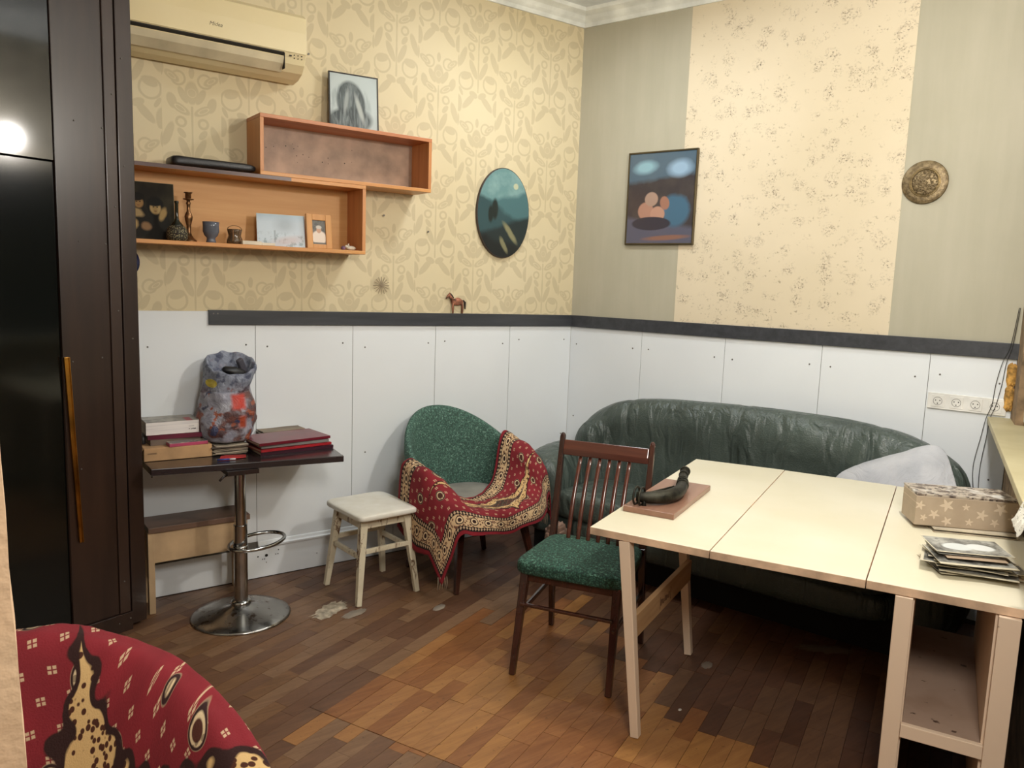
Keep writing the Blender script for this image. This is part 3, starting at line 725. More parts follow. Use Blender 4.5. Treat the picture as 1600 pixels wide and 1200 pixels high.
# ---- shell armchairs and their carpets
SEATG = plain('seat_grey_cloth', '8C8A82', .9, bump=.1)
SHELLG = m_weave('green_shell_weave', '4E7264', '344E44', '7A9E8E')
def sst(a, b, x): x = min(max((x-a)/(b-a), 0), 1); return x*x*(3-2*x)
def rimh(th): # th = 0 at the middle of the back
    a = abs(th); return .600+.275*max(0, math.cos(min(a*.82, PI/2)))**1.6
def armchair(label, loc, rz):
    t = thing('armchair', label, 'armchair', loc, rz); M = MB(); TM = math.radians(118); nu, nv = 64, 14
    vs = []; ring_ = []
    for i in range(nu+1):
        th = -TM+2*TM*i/nu; h = rimh(th); row = []
        for j in range(nv):
            a = 2*PI*j/nv; zz = .5+.5*math.sin(a); z = .33+(h-.33)*(.5+.5*math.copysign(abs(math.sin(a))**.5, math.sin(a)))
            flare = .045*((z-.33)/.5); th_ = .026*math.copysign(abs(math.cos(a))**.8, math.cos(a))
            r = .325+flare+th_; x, y = r*1.02*math.sin(th), r*math.cos(th)
            row.append((x, y, z))
        vs += row
    for i in range(nu):
        for j in range(nv): M.f.append((i*nv+j, i*nv+(j+1)%nv, (i+1)*nv+(j+1)%nv, (i+1)*nv+j)); M.mi.append(0)
    M.v = vs; M.f.append(tuple(range(nv))); M.f.append(tuple(nu*nv+j for j in range(nv))); M.mi += [0, 0]
    M.build('shell', SHELLG, t, True, weld=True)
    M = MB()
    def cf(q, p):
        k = lambda v, e: math.copysign(abs(v)**e, v)
        r = .300; y = k(p.y, .55)*(r if p.y > 0 else .335); x = k(p.x, .6)*(.300 if p.y > 0 else .315)
        return Vector((x, y, k(p.z,.45)*.038+(.012*(1-p.x**2-p.y**2) if p.z > 0 else 0)))
    M.sphere((0, 0, .385), 1, 48, 18, fn=cf).build('seat', SEATG, t, True, weld=True)
    MB().box(-.24, .24, -.26, .24, .315, .345).build('under_frame', DARKWOOD, t, bevel=.004)
    for sx in (-1, 1):
        for sy in (-1, 1): MB().beam((sx*.22, sy*.20, .33), (sx*.285, sy*.235-.03, .001), .046, .036, .024, .022).build('leg', DARKWOOD, t, bevel=.003)
    return t
armchair('green woven shell armchair draped with a red carpet beside the sofa', (-1.06, -.455, 0), math.radians(3)).scale = (.93, 1, 1)
armchair('armchair hidden under a red carpet in the near left foreground', (-3.30, -2.61, 0), math.radians(-4))

def m_carpet(name, hx, hy, med=(.40,.24), f=1.0):
    m = Mt(name, '8A1A24', .95); uv = m.vec('UV'); n = m.nt.nodes.new('ShaderNodeSeparateXYZ'); m.nt.links.new(uv, n.inputs[0]); x, y = E(m, n.outputs[0]), E(m, n.outputs[1])
    dx, dy = hx-x.abs(), hy-y.abs(); d = dx.mn(dy)
    v = m.comb(x, y, 0); wob = m.noise(26, 2, v)*.012-.006
    horiz = dy < dx                                    # which side of the border we are on
    along = y+horiz*(x-y)
    # red field: small four-dot crosses and larger cream buds
    c = lambda q, s: (q*(1/s)).fract()-.5
    row = (y*(1/.055)).floor(); cx = c(x+row*.0275, .055)*.055; cy = c(y, .055)*.055
    cross = ((cx.abs()-.0045).abs().mx((cy.abs()-.0045).abs())).step(.0038,.0026)
    r2 = (y*(1/.17)).floor(); bx = c(x+r2*.085, .17)*.17; by = c(y, .17)*.17
    bud = ell(bx, by, 0, 0, .026, .036); budm = bud.step(1.06,.96); budi = bud.step(.62,.52); budd = (bud-.9).abs().step(.14,.06)
    vor = m.voro(58, v); spots = vor.step(.42,.34); vor2 = m.voro(34, v)
    md = (x.abs()*(1/med[0]))._op('POWER', .62)+(y.abs()*(1/med[1]))._op('POWER', .62)+((x*60).sin()*(y*60).sin())*.045+wob*3
    medm = md.step(1.02,1.0); mede = (md-1.0).abs().step(.035,.022); inner = md.step(.68,.665); inne = (md-.675).abs().step(.022,.012)
    lat = (((x+y)*22).fract()-.5).abs().step(.44,.47).mx((((x-y)*22).fract()-.5).abs().step(.44,.47))
    # border
    P_ = .105; ta = c(along, P_)*P_; td = d-.105
    mo = ell(ta, td, 0, 0, .030, .030); mot = mo.step(1.05,.95); moti = (mo-.62).abs().step(.20,.12)
    nar = lambda d0: (c(along, .022).abs()-.0+((d-d0).abs()*30)).step(.42,.34)
    L = [(cross*.85, 'C9AE8C'), (budm, 'CDB690'), (budd, '2C1210'), (budi, '4A2418'), (spots*budm*.6, '2C1210'),
         (medm, 'CBA872'), (spots*medm, '45200F'), (mede, '2A100C'), (inner, '35271C'), (lat*inner, '6E5C48'), (spots*inner*.45, '8A3026'), (inne, 'CDB690')]
    L += [(d.step(.175,.173), '1C0F0C'), (d.step(.175,.173)*d.step(.145,.147)*nar(.160), 'B89C7C'), (d.step(.146,.144), 'C8AA82'),
          (d.step(.146,.144)*spots.mx(vor2.step(.30,.22))*.9, '54241A'), (d.step(.144,.142)*d.step(.066,.068)*mot, '2E1510'), (d.step(.144,.142)*d.step(.066,.068)*moti, 'D6BC94'),
          (d.step(.064,.062), '1C0F0C'), (d.step(.064,.062)*d.step(.034,.036)*nar(.049), 'B89C7C'), (d.step(.030,.028), '7C1420')]
    m.layers(m.mix(m.noise(5, 3, v).step(.3,.7), '6E1820', '841E28'), L)
    m.bump(m.noise(260, 2, v), .35, .003); return m.mat
def drape(rows, name, mat_, hx, hy, nu=110, nv=90, wr=.006, seed=0):
    """rows: control points from the far edge to the near edge, each row from left to right"""
    nr = len(rows)-1; nc = len(rows[0])-1
    def P(u, v):
        cols = [crom([Vector(p) for p in r], u) for r in rows]; p = Vector(crom(cols, v))
        k = wr*mn.noise(Vector((u*9+seed, v*5, 0)))+wr*.5*mn.noise(Vector((u*24, v*14+seed, 3)))
        return p+Vector((k*.4, k*.3, k))
    M = MB(); M.grid(P, nu, nv)
    # texture coordinates from the real lengths along the cloth
    W_ = nu+1; acc = {}
    for j in range(nv+1):
        L = [0]
        for i in range(nu): L.append(L[-1]+(Vector(M.v[j*W_+i+1])-Vector(M.v[j*W_+i])).length)
        tot = L[-1]
        for i in range(nu+1): acc[(i, j)] = [(L[i]/tot*2-1)*hx, 0]
    for i in range(nu+1):
        L = [0]
        for j in range(nv): L.append(L[-1]+(Vector(M.v[(j+1)*W_+i])-Vector(M.v[j*W_+i])).length)
        for j in range(nv+1): acc[(i, j)][1] = (1-2*L[j]/L[-1])*hy
    for (i, j), q in acc.items(): M.uv[j*W_+i] = tuple(q)
    return M
CARP1 = m_carpet('carpet_small', .86, .40, (.60,.20)); CARP2 = m_carpet('carpet_large', .80, 1.05, (.80,.70)); FRINGE = plain('pale_fringe', 'B8A48A', .9)
rows = [ # far edge on seat and rims, middle of seat, front of seat, front hem (chair coordinates)
 [(-.455,.06,.30),(-.450,.06,.48),(-.420,.07,.640),(-.345,.05,.640),(-.285,-.01,.52),(-.15,-.11,.455),(-.03,-.10,.450),(.08,-.04,.455),(.205,.04,.50),(.290,.09,.705),(.370,.115,.725),(.415,.10,.60),(.430,.08,.45)],
 [(-.460,-.05,.26),(-.455,-.05,.46),(-.425,-.03,.635),(-.340,-.05,.620),(-.270,-.08,.50),(-.12,-.18,.448),(.02,-.19,.446),(.14,-.13,.455),(.240,-.04,.53),(.300,.03,.690),(.400,.03,.690),(.430,.02,.56),(.440,.0,.38)],
 [(-.460,-.14,.22),(-.455,-.15,.42),(-.415,-.15,.605),(-.330,-.18,.590),(-.245,-.20,.47),(-.10,-.27,.443),(.04,-.28,.443),(.16,-.23,.450),(.270,-.14,.53),(.305,-.09,.645),(.402,-.09,.650),(.430,-.09,.50),(.440,-.10,.33)],
 [(-.440,-.22,.22),(-.425,-.26,.38),(-.380,-.29,.49),(-.290,-.33,.47),(-.210,-.36,.435),(-.08,-.375,.430),(.05,-.38,.432),(.18,-.36,.438),(.285,-.28,.47),(.330,-.22,.55),(.400,-.20,.56),(.430,-.20,.45),(.440,-.20,.30)],
 [(-.405,-.30,.09),(-.375,-.335,.22),(-.335,-.355,.345),(-.260,-.385,.345),(-.180,-.400,.340),(-.05,-.405,.325),(.07,-.405,.335),(.19,-.39,.350),(.290,-.335,.37),(.355,-.27,.41),(.400,-.24,.43),(.430,-.22,.37),(.440,-.22,.27)]]
M = drape(rows, 'carpet', CARP1, .86, .40, wr=.010)
o = M.build('carpet_throw', CARP1, None, True, solid=.007); o.scale = (.93, 1, 1); o.location = (-1.06, -.455, 0); o.rotation_euler = (0, 0, math.radians(3))
tag(o, 'red patterned carpet with cream border thrown over the green armchair', 'carpet', 'red carpets used as throws')
fr = MB(); rnd = random.Random(4)
for (x0, y0, z0), n_ in (((-.425,-.29,.108), 5), ((.440,-.16,.28), 8)):
    for k in range(n_):
        x, y = x0+(.012*k if x0 < 0 else 0), y0+(.012*k-.03 if x0 > 0 else -.003*k)
        fr.tube([(x, y, z0+.02), (x+.004*rnd.random(), y, z0-.015), (x+.008*(rnd.random()-.5), y, z0-.045)], .0018, 5)
f_ = fr.build('fringe', FRINGE, o, True); f_['kind'] = 'stuff'

# carpet over the foreground chair: a cloth lying on the chair's height profile
def Hf(x, y):
    r = math.hypot(x/1.02, y); th = math.atan2(x, y); a = abs(th)
    seat = .447-.012*(1-min(r/.3, 1))
    open_ = sst(math.radians(100), math.radians(124), a)
    top = rimh(th)+.012; top = top*(1-open_)+.455*open_
    inn = sst(.20-.02*(1-open_), .352, r)
    z = seat*(1-inn)+top*inn
    out = sst(.385, .50, r)
    return z*(1-out)+(.10+.10*math.sin(th*5))*out
def carpet_on_chair():
    n = 150; hx, hy = .56, .56; M = MB(); pts = [[None]*(n+1) for _ in range(n+1)]
    for j in range(n+1):
        for i in range(n+1):
            x = -hx+2*hx*i/n; y = .56-1.00*j/n; rr = math.hypot(x, y)
            z = Hf(x, y)+.010*mn.noise(Vector((x*9, y*9, 0)))+.005*mn.noise(Vector((x*24, y*24, 5)))
            k = 1 if rr < .43 else .43/rr+(1-.43/rr)*.28           # the hanging part stays close to the chair
            pts[j][i] = Vector((x*k, y*k, z))
    M.v = [tuple(pts[j][i]) for j in range(n+1) for i in range(n+1)]
    for j in range(n):
        for i in range(n): M.f.append((j*(n+1)+i, (j+1)*(n+1)+i, (j+1)*(n+1)+i+1, j*(n+1)+i+1)); M.mi.append(0)
    c = n//2
    for j in range(n+1):
        L = [0]
        for i in range(n): L.append(L[-1]+(pts[j][i+1]-pts[j][i]).length)
        for i in range(n+1): M.uv[j*(n+1)+i] = [L[i]-L[c+14], 0]
    for i in range(n+1):
        L = [0]
        for j in range(n): L.append(L[-1]+(pts[j+1][i]-pts[j][i]).length)
        for j in range(n+1): M.uv[j*(n+1)+i][1] = -(L[j]-L[c+16])
    return M
M = carpet_on_chair()
o = M.build('carpet_throw', CARP2, None, True, solid=.006); o.location = (-3.30, -2.61, 0); o.rotation_euler = (0, 0, math.radians(-4))
tag(o, 'red patterned carpet covering the armchair in the near left foreground', 'carpet', 'red carpets used as throws')
o['group'] = 'red carpets used as throws'

# ---- crumpled brown paper bag beside the armchair
PB = plain('brown_bag', '8A6E5E', .6, var=.2, scale=18, bump=.5)
M = MB()
M.sphere((0,0,0), 1, 26, 18, fn=lambda q, p: Vector((math.copysign(abs(p.x)**.6,p.x)*.06, math.copysign(abs(p.y)**.6,p.y)*.05, math.copysign(abs(p.z)**.6,p.z)*.125))*(1+.22*mn.noise(p*3.1)))
o = M.build('crumpled_bag', PB, None, False, weld=True); o.location = (-.665, -.74, .15); tag(o, 'crumpled brown bag squeezed between armchair and sofa', 'bag')
# ================================================================ WALL DECORATION
def rot_thing(o, rx=0, ry=0, rz=0): o.rotation_euler = (rx, ry, rz); return o
BRASS = plain('aged_brass', '8A7448', .35, .9, var=.2, scale=20)
# oval plaque: generic dark hill under a teal sky
m = Mt('oval_print', '4E7476', .35); x, y, z = m.xyz()
n = m.noise(9, 4)*.08-.04
L = [(m.noise(5, 4, None, .6).step(.45,.65)*z.step(-.05,.12), '86A6A4'), ((z+n-x*.25).step(.105,.075), '456A6E'), ((z+n+x*.5).step(.03,-.0), '2E4A4E'), ((z+n*.6-x*.35).step(-.055,-.085), '1C2A2C'),
     ((z+n+x*.2).step(-.155,-.185), '121A1C'), (blob(x+n*.4,z,.05,-.115,.018,.075,.7,.3)*.8, '8E8A66'), (blob(x+n*.4,z,.005,-.19,.014,.05,.5,.3)*.7, '8E8A66'), (blob(x,z,-.065,.02,.022,.06,0,.2), '182422'), (blob(x,z,-.095,-.01,.018,.05,0,.2), '182422'), (blob(x,z,.085,.165,.018,.018,0,.15)*.8, 'C0C09C')]
m.layers('648A8A', L)
t = thing('oval_plaque', 'oval plaque with a teal and dark print hanging on the damask wall', 'plaque', (-.590, 0, 2.008))
M = MB(); N_ = 48; a_, b_ = .193, .268
ov = [(a_*math.cos(2*PI*k/N_), b_*math.sin(2*PI*k/N_)) for k in range(N_)]
M.extr(ov, lambda a, b, q: (a, -q, b), .002, .020); M.build('board', plain('plaque_edge', '3A2E28', .5), t, bevel=.003, weld=True)
M = MB(); M.extr([(a*.975, b*.98) for a, b in ov], lambda a, b, q: (a, -q, b), .0203, .0212); M.build('print', m.mat, t, weld=True)

# framed picture on the right wall: generic composition of pale and blue patches
m = Mt('framed_print', '4A4648', .25); x, y, z = m.xyz(); n = m.noise(14, 4)*.03-.015
L = [(m.noise(6, 4).step(.4,.7)*.6, '5A524C'), ((z+n-x*.1).step(.10,.13)*.55, '5E7C90'), (blob(x+n,z,-.11,.185,.07,.035,.1,.4)*.9, '8EB4C0'), (blob(x+n,z,.12,.170,.07,.045,.1,.4)*.9, '98B4CC'), ((z+n+x*.15).step(-.13,-.16), '5A5A68'),
     (blob(x+n,z+n,.10,-.075,.09,.095,.25,.15), '4A6A80'), (blob(x,z,-.095,-.075,.052,.052,0,.08), 'A8806E'), (blob(x,z,-.015,-.095,.048,.046,0,.08), 'B48C78'), (blob(x,z,-.060,-.005,.044,.042,0,.08), 'A48A7A'), (blob(x,z,-.055,-.150,.130,.040,0,.06), '3A3A42'), (blob(x,z,.03,-.03,.030,.040,.3,.1), '9C7260'), (blob(x+n,z,.05,-.235,.14,.014,.05,.3)*.7, '96684C')]
m.layers('3E3A3C', L); m.b.inputs['Coat Weight'].default_value = .6; m.b.inputs['Coat Roughness'].default_value = .05
GILT = plain('dull_gilt', '6A6048', .35, .8)
t = thing('framed_picture', 'rectangular glazed picture in thin gilt frame on the grey right wall', 'picture', tuple(RW(.612, 0, 2.128)), ANG2+PI)
t.rotation_euler = (0, 0, ANG2)
sg = -1 if (Matrix.Rotation(ANG2, 3, 'Z') @ Vector((0, -1, 0))).dot(N2) > 0 else 1
def yb(M, x0, x1, a, b, z0, z1): return M.box(x0, x1, min(sg*a, sg*b), max(sg*a, sg*b), z0, z1)
yb(MB(), -.220, .220, .003, .016, -.267, .267).build('print', m.mat, t)
for q in ((-.228,.228,.267,.277),(-.228,.228,-.277,-.267),(-.228,-.219,-.267,.267),(.219,.228,-.267,.267)):
    yb(MB(), q[0], q[1], .002, .022, q[2], q[3]).build('frame_bar', GILT, t, bevel=.002)
# embossed brass plate
t = thing('brass_plate', 'round embossed brass plate on the grey strip of the right wall', 'plate', tuple(RW(2.042, 0, 2.152)), ANG2)
pm = Mt('embossed_brass', '7A6850', .42, .55); x, y, z = pm.xyz(); r = (x*x+z*z).sqrt()
pm.color(pm.mix(pm.noise(60, 4).step(.4,.6), '6A5A40', '8A7858')); hh = pm.voro(110).step(.1,.6)*r.step(.060,.055)+pm.noise(170, 3)*.5+(r*160).sin()*.25*r.step(.06,.066)
pm.bump(hh, .9, .004)
MB().lathe([(r_, -z_) for r_, z_ in [(0.001,.010),(.055,.010),(.060,.006),(.066,.012),(.070,.009),(.100,.013),(.104,.010),(.103,.006),(.07,.003),(.001,.003)]], (0,0,0), 56, ax='y').build('dish', pm.mat, t, True, weld=True)
if sg > 0: t.rotation_euler = (0, 0, ANG2+PI)
for rr_ in (.062, .068): 
    MB().tube([(rr_*math.cos(2*PI*k/48), -.0115, rr_*math.sin(2*PI*k/48)) for k in range(48)], .0016, 6, closed=True, up=(0,1,0)).build('raised_ring', BRASS, t, True)

# straw star and nails
STRAW = plain('straw', '94846A', .7)
t = thing('straw_star', 'small pale straw star ornament on the damask wall', 'ornament', (-1.393, -.006, 1.553))
for k in range(8):
    a = PI*k/8; MB().beam((-.048*math.cos(a), -.0006*k, -.048*math.sin(a)), (.048*math.cos(a), -.0006*k, .048*math.sin(a)), .0012, .0035, side=(0,1,0)).build('straw', STRAW, t)
for x, z in ((-1.11,1.885),(-1.42,1.93)):
    pass
for i, (x, z, lb) in enumerate(((-1.105,1.865,'lone nail in the damask wall right of the box shelves'),(-1.385,1.935,'lone nail in the damask wall just under the upper shelf'),(-1.815,2.700,'bright nail head between air conditioner and drawing'))):
    o = MB().lathe([(.002,0),(.002,-.010),(.0055,-.011),(.0055,-.013)], (0,0,0), 10, ax='y').build('nail', SCREW, None); o.location = (x, 0, z); tag(o, lb, 'nail')

# toy horse standing on the black rail
HB = plain('horse_brown', '8E5A42', .7, var=.2, scale=60); HD = plain('horse_dark', '2E2220', .7); HT_ = plain('horse_tack', 'A86A50', .6, var=.2, scale=80)
t = thing('toy_horse', 'small brown toy horse with saddle standing on the black rail', 'figurine', (-.90, -.013, 1.397))
M = MB(); M.sphere((0,0,.072), (.043,.0105,.021), 20, 12)
M.tube([(-.032,0,.080),(-.045,0,.098),(-.055,0,.113)], [.0115,.009,.007], 10); M.tube([(-.055,0,.115),(-.066,0,.104),(-.076,0,.090)], [.0075,.006,.0045], 10)
for x, y, dx in ((-.030,-.005,-.006),(-.026,.005,.004),(.032,-.005,.005),(.036,.005,.0)): M.tube([(x,y,.066),(x+dx,y,.034),(x+dx*.4,y,.003)], [.006,.0038,.0034], 8)
M.sphere((-.053,0,.121), (.003,.004,.006), 8, 6)
M.build('body', HB, t, True)
MB().tube([(-.050,0,.121),(-.038,0,.108),(-.026,0,.094)], [.005,.006,.004], 8).build('mane', HD, t, True)
MB().tube([(.042,0,.082),(.054,0,.070),(.056,0,.030)], [.004,.007,.003], 8).build('tail', HD, t, True)
MB().sphere((.004,0,.082), (.022,.0122,.016), 14, 8).build('saddle', HT_, t, True)
MB().tube([(-.070,-.006,.095),(-.045,-.009,.088),(-.018,-.011,.086)], .0014, 6).build('rein', HD, t, True)

# four-gang socket strip
SOCK = plain('socket_white', 'ECEAE4', .3); SOCKD = plain('socket_shadow', '8E8A84', .5)
t = thing('socket_strip', 'white strip of four power sockets on the right wall panel', 'socket', tuple(RW(2.322, .0072, 1.088)), ANG2)
yb(MB(), -.168, .168, .0, .010, -.040, .040).build('plate', SOCK, t, bevel=.003)
for k in range(4):
    x = -.122+k*.081
    so = yb(MB(), x-.028, x+.028, .0101, .0125, -.029, .029).build('socket', SOCK, t, bevel=.003)
    sgn = -1 if sg < 0 else 1
    M = MB(); M.lathe([(.0205,.0126),(.0205,.0136),(.0185,.0136),(.0185,.0126)], (x,0,0), 28, ax='y', close=False)
    if sg < 0: M.v = [(v[0], -v[1], v[2]) for v in M.v]
    M.build('rim', SOCKD, so, True)
    M = MB()
    for dx, dz in ((-.0095,0.003),(.0095,0.003),(0,-.012)): M.lathe([(.0028,.0126),(.0028,.0131)], (x+dx,0,dz), 10, ax='y')
    if sg < 0: M.v = [(v[0], -v[1], v[2]) for v in M.v]
    h = M.build('pin_holes', DARKHOLE, so); h['kind'] = 'stuff'

# sill, foam and batten in the window corner, two loose cables
SILL = Mt('sill_paint', 'B8AC84', .5); SILL.color(SILL.mix(SILL.noise(5, 3).step(.3,.7), 'AFA37C', 'BFB48E'))
M = MB(); vs = [WW(t_, o_, z) for z in (1.012, 1.040) for t_, o_ in ((.004,-.14),(1.99,-.14),(1.99,.094),(.004,.094))]
M.add(vs, [(0,3,2,1),(4,5,6,7),(0,1,5,4),(1,2,6,5),(2,3,7,6),(3,0,4,7)]).build('window_sill', SILL.mat, ww, bevel=.003, weld=True)
FOAM = plain('yellow_foam', 'C0924A', .9, var=.2, scale=40, bump=.6)
for zz0, zz1, w_ in ((1.19,1.30,.012),(1.075,1.195,.015)):
    M = MB(); M.sphere((0,0,0), 1, 14, 12, fn=lambda q, p: Vector((p.x*w_, p.y*.022, math.copysign(abs(p.z)**.5, p.z)*(zz1-zz0)/2))*(1+.3*mn.noise(p*3+Vector((zz0*9,0,0)))))
    o = M.build('foam_lump', FOAM, ww, False, weld=True); o.location = RW(2.495, .016, (zz0+zz1)/2)
CAB = plain('cable_black', '2C2C28', .5)
for i, (offs, lb) in enumerate(((0, 'thin black cable hanging down the window corner, outer one'), (.016, 'thin black cable hanging close beside the corner sockets, inner one'))):
    pts = [(2.500-offs*.3,.03,1.56),(2.487-offs*.5,.03,1.385),(2.470-offs,.03,1.30),(2.462-offs*1.5,.03,1.20),(2.448-offs,.035,1.10),(2.430-offs,.032,1.03),(2.424-offs*1.4,.030,.94),(2.412-offs*1.8,.028,.79),(2.416-offs*1.2,.028,.66)]
    fine = [crom(pts, k/50) for k in range(51)]
    pts3 = [RW(*q) for q in fine]
    o = MB().tube(pts3, .0017, 6).build('cable', CAB, None, True); tag(o, lb, 'cable')
# crumpled printed paper bag lying over the sill edge
PP = Mt('printed_paper', 'D8D4C6', .7); q_ = PP.noise(60, 2, None, .5, 0, (1,1,4)); PP.color(PP.mix(q_.step(.62,.66)*.7, 'DAD6C8', '5A564E')); 
M = MB(); M.grid(lambda u, v: (-.09+.18*u, -.07+.10*v*(1 if v < .7 else 1), .006+(.012*mn.noise(Vector((u*7, v*7, 2)))+.012)-(0 if v > .35 else (.35-v)*.22)), 22, 18)
o = M.build('paper_bag', PP.mat, None, False, solid=.002); o.location = WW(1.885, .045, 1.047); o.rotation_euler = (0, 0, math.atan2(-W3.y, -W3.x)+PI); tag(o, 'crumpled white printed paper lying over the edge of the window sill', 'paper')

# ================================================================ THINGS ON THE SHELVES
SZ = 1.7305
def flat_pic(name, label, cat, loc, w_, h_, d_, mat_, edge, rx=0, rz=0, group=None):
    t = thing(name, label, cat, loc, rz, group); t.rotation_euler = (rx, 0, rz)
    MB().box(-w_/2, w_/2, 0, d_, 0, h_).build('board', edge, t, bevel=.001)
    MB().box(-w_/2+.002, w_/2-.002, -.0008, -.0001, .002, h_-.002).build('print', mat_, t)
    return t
# dark photograph of two children (generic faces)
m = Mt('photo_children', '1E1A14', .6, 0, .15); x, y, z = m.xyz(); n = m.noise(26, 4)*.016-.008
L = [(m.noise(7, 3).step(.4,.65)*.6, '3E3A28'), (blob(x+n,z,-.060,.090,.060,.080,.1,.1), '17140E'), (blob(x+n,z,.030,.075,.055,.085,0,.1), '1A1812'), (blob(x+n,z+n,-.066,.128,.040,.020,-.5,.2), '94805A'), (blob(x+n,z,-.080,.070,.026,.028,0,.2), '9A8458'),
     (blob(x,z,-.052,.175,.030,.036,.1,.12), '12100B'), (blob(x,z,-.050,.168,.021,.025,.2,.15), '8A6C44'), (blob(x,z,-.054,.192,.030,.018,.1,.15), '12100B'), (blob(x,z,.020,.155,.036,.044,0,.12), '12100B'), (blob(x,z,.021,.146,.023,.028,.1,.15), 'A48C5E'), (blob(x,z,.018,.172,.034,.018,0,.15), '12100B'),
     (blob(x+n,z+n,.052,.120,.013,.030,-.3,.3), '9A8254'), (blob(x,z,-.057,.171,.004,.0022,0,.3), '2A2014'), (blob(x,z,-.043,.171,.004,.0022,0,.3), '2A2014'), (blob(x,z,.013,.151,.004,.0024,0,.3), '2A2014'), (blob(x,z,.029,.151,.004,.0024,0,.3), '2A2014'),
     (blob(x,z,.021,.132,.006,.002,0,.4)*.8, '6A4430'), (blob(x,z,-.050,.155,.006,.002,0,.4)*.8, '6A4430'), (blob(x+n,z,-.020,.062,.020,.018,-.4,.3), '7E6244')]
m.layers('1C1810', L)
flat_pic('photograph', 'large dark photograph of two children at the left end of the shelf', 'photograph', (-2.578, -.055, SZ+.001), .205, .262, .006, m.mat, plain('photo_edge', '5E5638', .5), -.10, math.radians(-2))
# wicker bottle
WICK = Mt('wicker', '6E6448', .7); WICK.color(WICK.mix(WICK.voro(130).step(.2,.5), '8E8462', '2A2418')); WICK.bump(WICK.voro(130), .8, .004)
t = thing('wicker_bottle', 'dark long-necked bottle in a wicker basket beside the children photograph', 'bottle', (-2.492, -.162, SZ))
MB().lathe([(.038,0),(.044,.012),(.046,.035),(.040,.055),(.030,.066)], (0,0,0), 28).build('wicker_base', WICK.mat, t, True)
MB().lathe([(.030,.060),(.026,.072),(.012,.088),(.008,.10),(.0075,.165),(.0095,.168),(.0095,.176),(.006,.177)], (0,0,0), 24).build('bottle_neck', plain('dark_glass', '1C1E14', .1), t, True)
# brass candlestick
COPPER = plain('old_copper', '7E5C3C', .35, .8, var=.2, scale=40)
t = thing('candlestick', 'tall brass candlestick between wicker bottle and grey goblet', 'candlestick', (-2.425, -.095, SZ))
MB().lathe([(.036,0),(.036,.006),(.026,.014),(.014,.030),(.009,.045),(.010,.075),(.016,.100),(.018,.115),(.013,.130),(.008,.140),(.008,.170),(.011,.176),(.008,.182),(.008,.190)], (0,0,0), 28).build('stem', COPPER, t, True)
MB().lathe([(.008,.189),(.024,.193),(.024,.196),(.010,.198)], (0,0,0), 28).build('drip_pan', COPPER, t, True)
MB().lathe([(.010,.197),(.013,.200),(.013,.220),(.019,.223),(.019,.226),(.010,.226),(.009,.205)], (0,0,0), 24).build('candle_cup', COPPER, t, True)
# grey goblet
o = MB().lathe([(.020,0),(.023,.002),(.020,.012),(.019,.022),(.030,.034),(.0365,.052),(.036,.076),(.038,.096),(.0355,.096),(.033,.076),(.033,.052),(.02,.036),(.001,.034)], (0,0,0), 32).build('goblet', plain('grey_glaze', '5E626C', .18, var=.1), None, True)
o.location = (-2.338, -.140, SZ); tag(o, 'grey glazed ceramic goblet standing right of the candlestick', 'goblet')
# small bronze basket / glass jar
t = thing('glass_jar', 'small brown glass jar with metal handle behind the white box', 'jar', (-2.222, -.115, SZ))
gl = Mt('amber_glass', '7A6248', .1); gl.b.inputs['Transmission Weight'].default_value = .55
MB().lathe([(.030,0),(.036,.004),(.034,.020),(.026,.040),(.030,.056),(.034,.070),(.031,.070),(.027,.056),(.023,.040),(.030,.02),(.001,.008)], (0,0,0), 28).build('body', gl.mat, t, True)
for a in range(6):
    c_, s_ = math.cos(a*PI/3), math.sin(a*PI/3); MB().tube([(c_*.037,s_*.037,.0),(c_*.036,s_*.036,.02),(c_*.028,s_*.028,.04),(c_*.034,s_*.034,.068)], .0016, 6).build('rib', COPPER, t, True)
MB().tube([(.034*math.cos(PI*k/10), 0, .068+.020*math.sin(PI*k/10)) for k in range(11)], .0018, 6).build('handle', COPPER, t, True)
# white box
WBX = plain('white_card', 'D8CDB8', .6)
t = thing('small_box', 'flat white cardboard box lying in front of the pale landscape photograph', 'box', (-2.125, -.168, SZ), math.radians(-3))
MB().box(-.080, .010, -.020, .020, 0, .018).build('box', WBX, t, bevel=.002); MB().box(.0105, .075, -.018, .018, 0, .013).build('lid', WBX, t, bevel=.002)
# pale landscape photo
m = Mt('pale_photo', 'B8C4CC', .3); x, y, z = m.xyz(); n = m.noise(34, 4, None, .6)
m.layers('BCC8D0', [(z.step(.12,.16), 'A8BCC8'), (blob(x,z,.02,.11,.045,.035,.1,.6)*.5, '8E969C'), (n.step(.52,.6)*z.step(.075,.05)*.7, '7E8E92'), (blob(x,z,.03,.03,.07,.02,.2,.5)*.4, 'C09A92'), (rect(x,z,-.035,-.028,.02,.08,.003)*.6, '6E787C')])
flat_pic('photograph', 'pale bluish landscape photograph leaning inside the lower shelf', 'photograph', (-1.993, -.115, SZ+.001), .235, .160, .004, m.mat, plain('photo_white_edge', 'CDCBC4', .5), -.16, math.radians(-7))
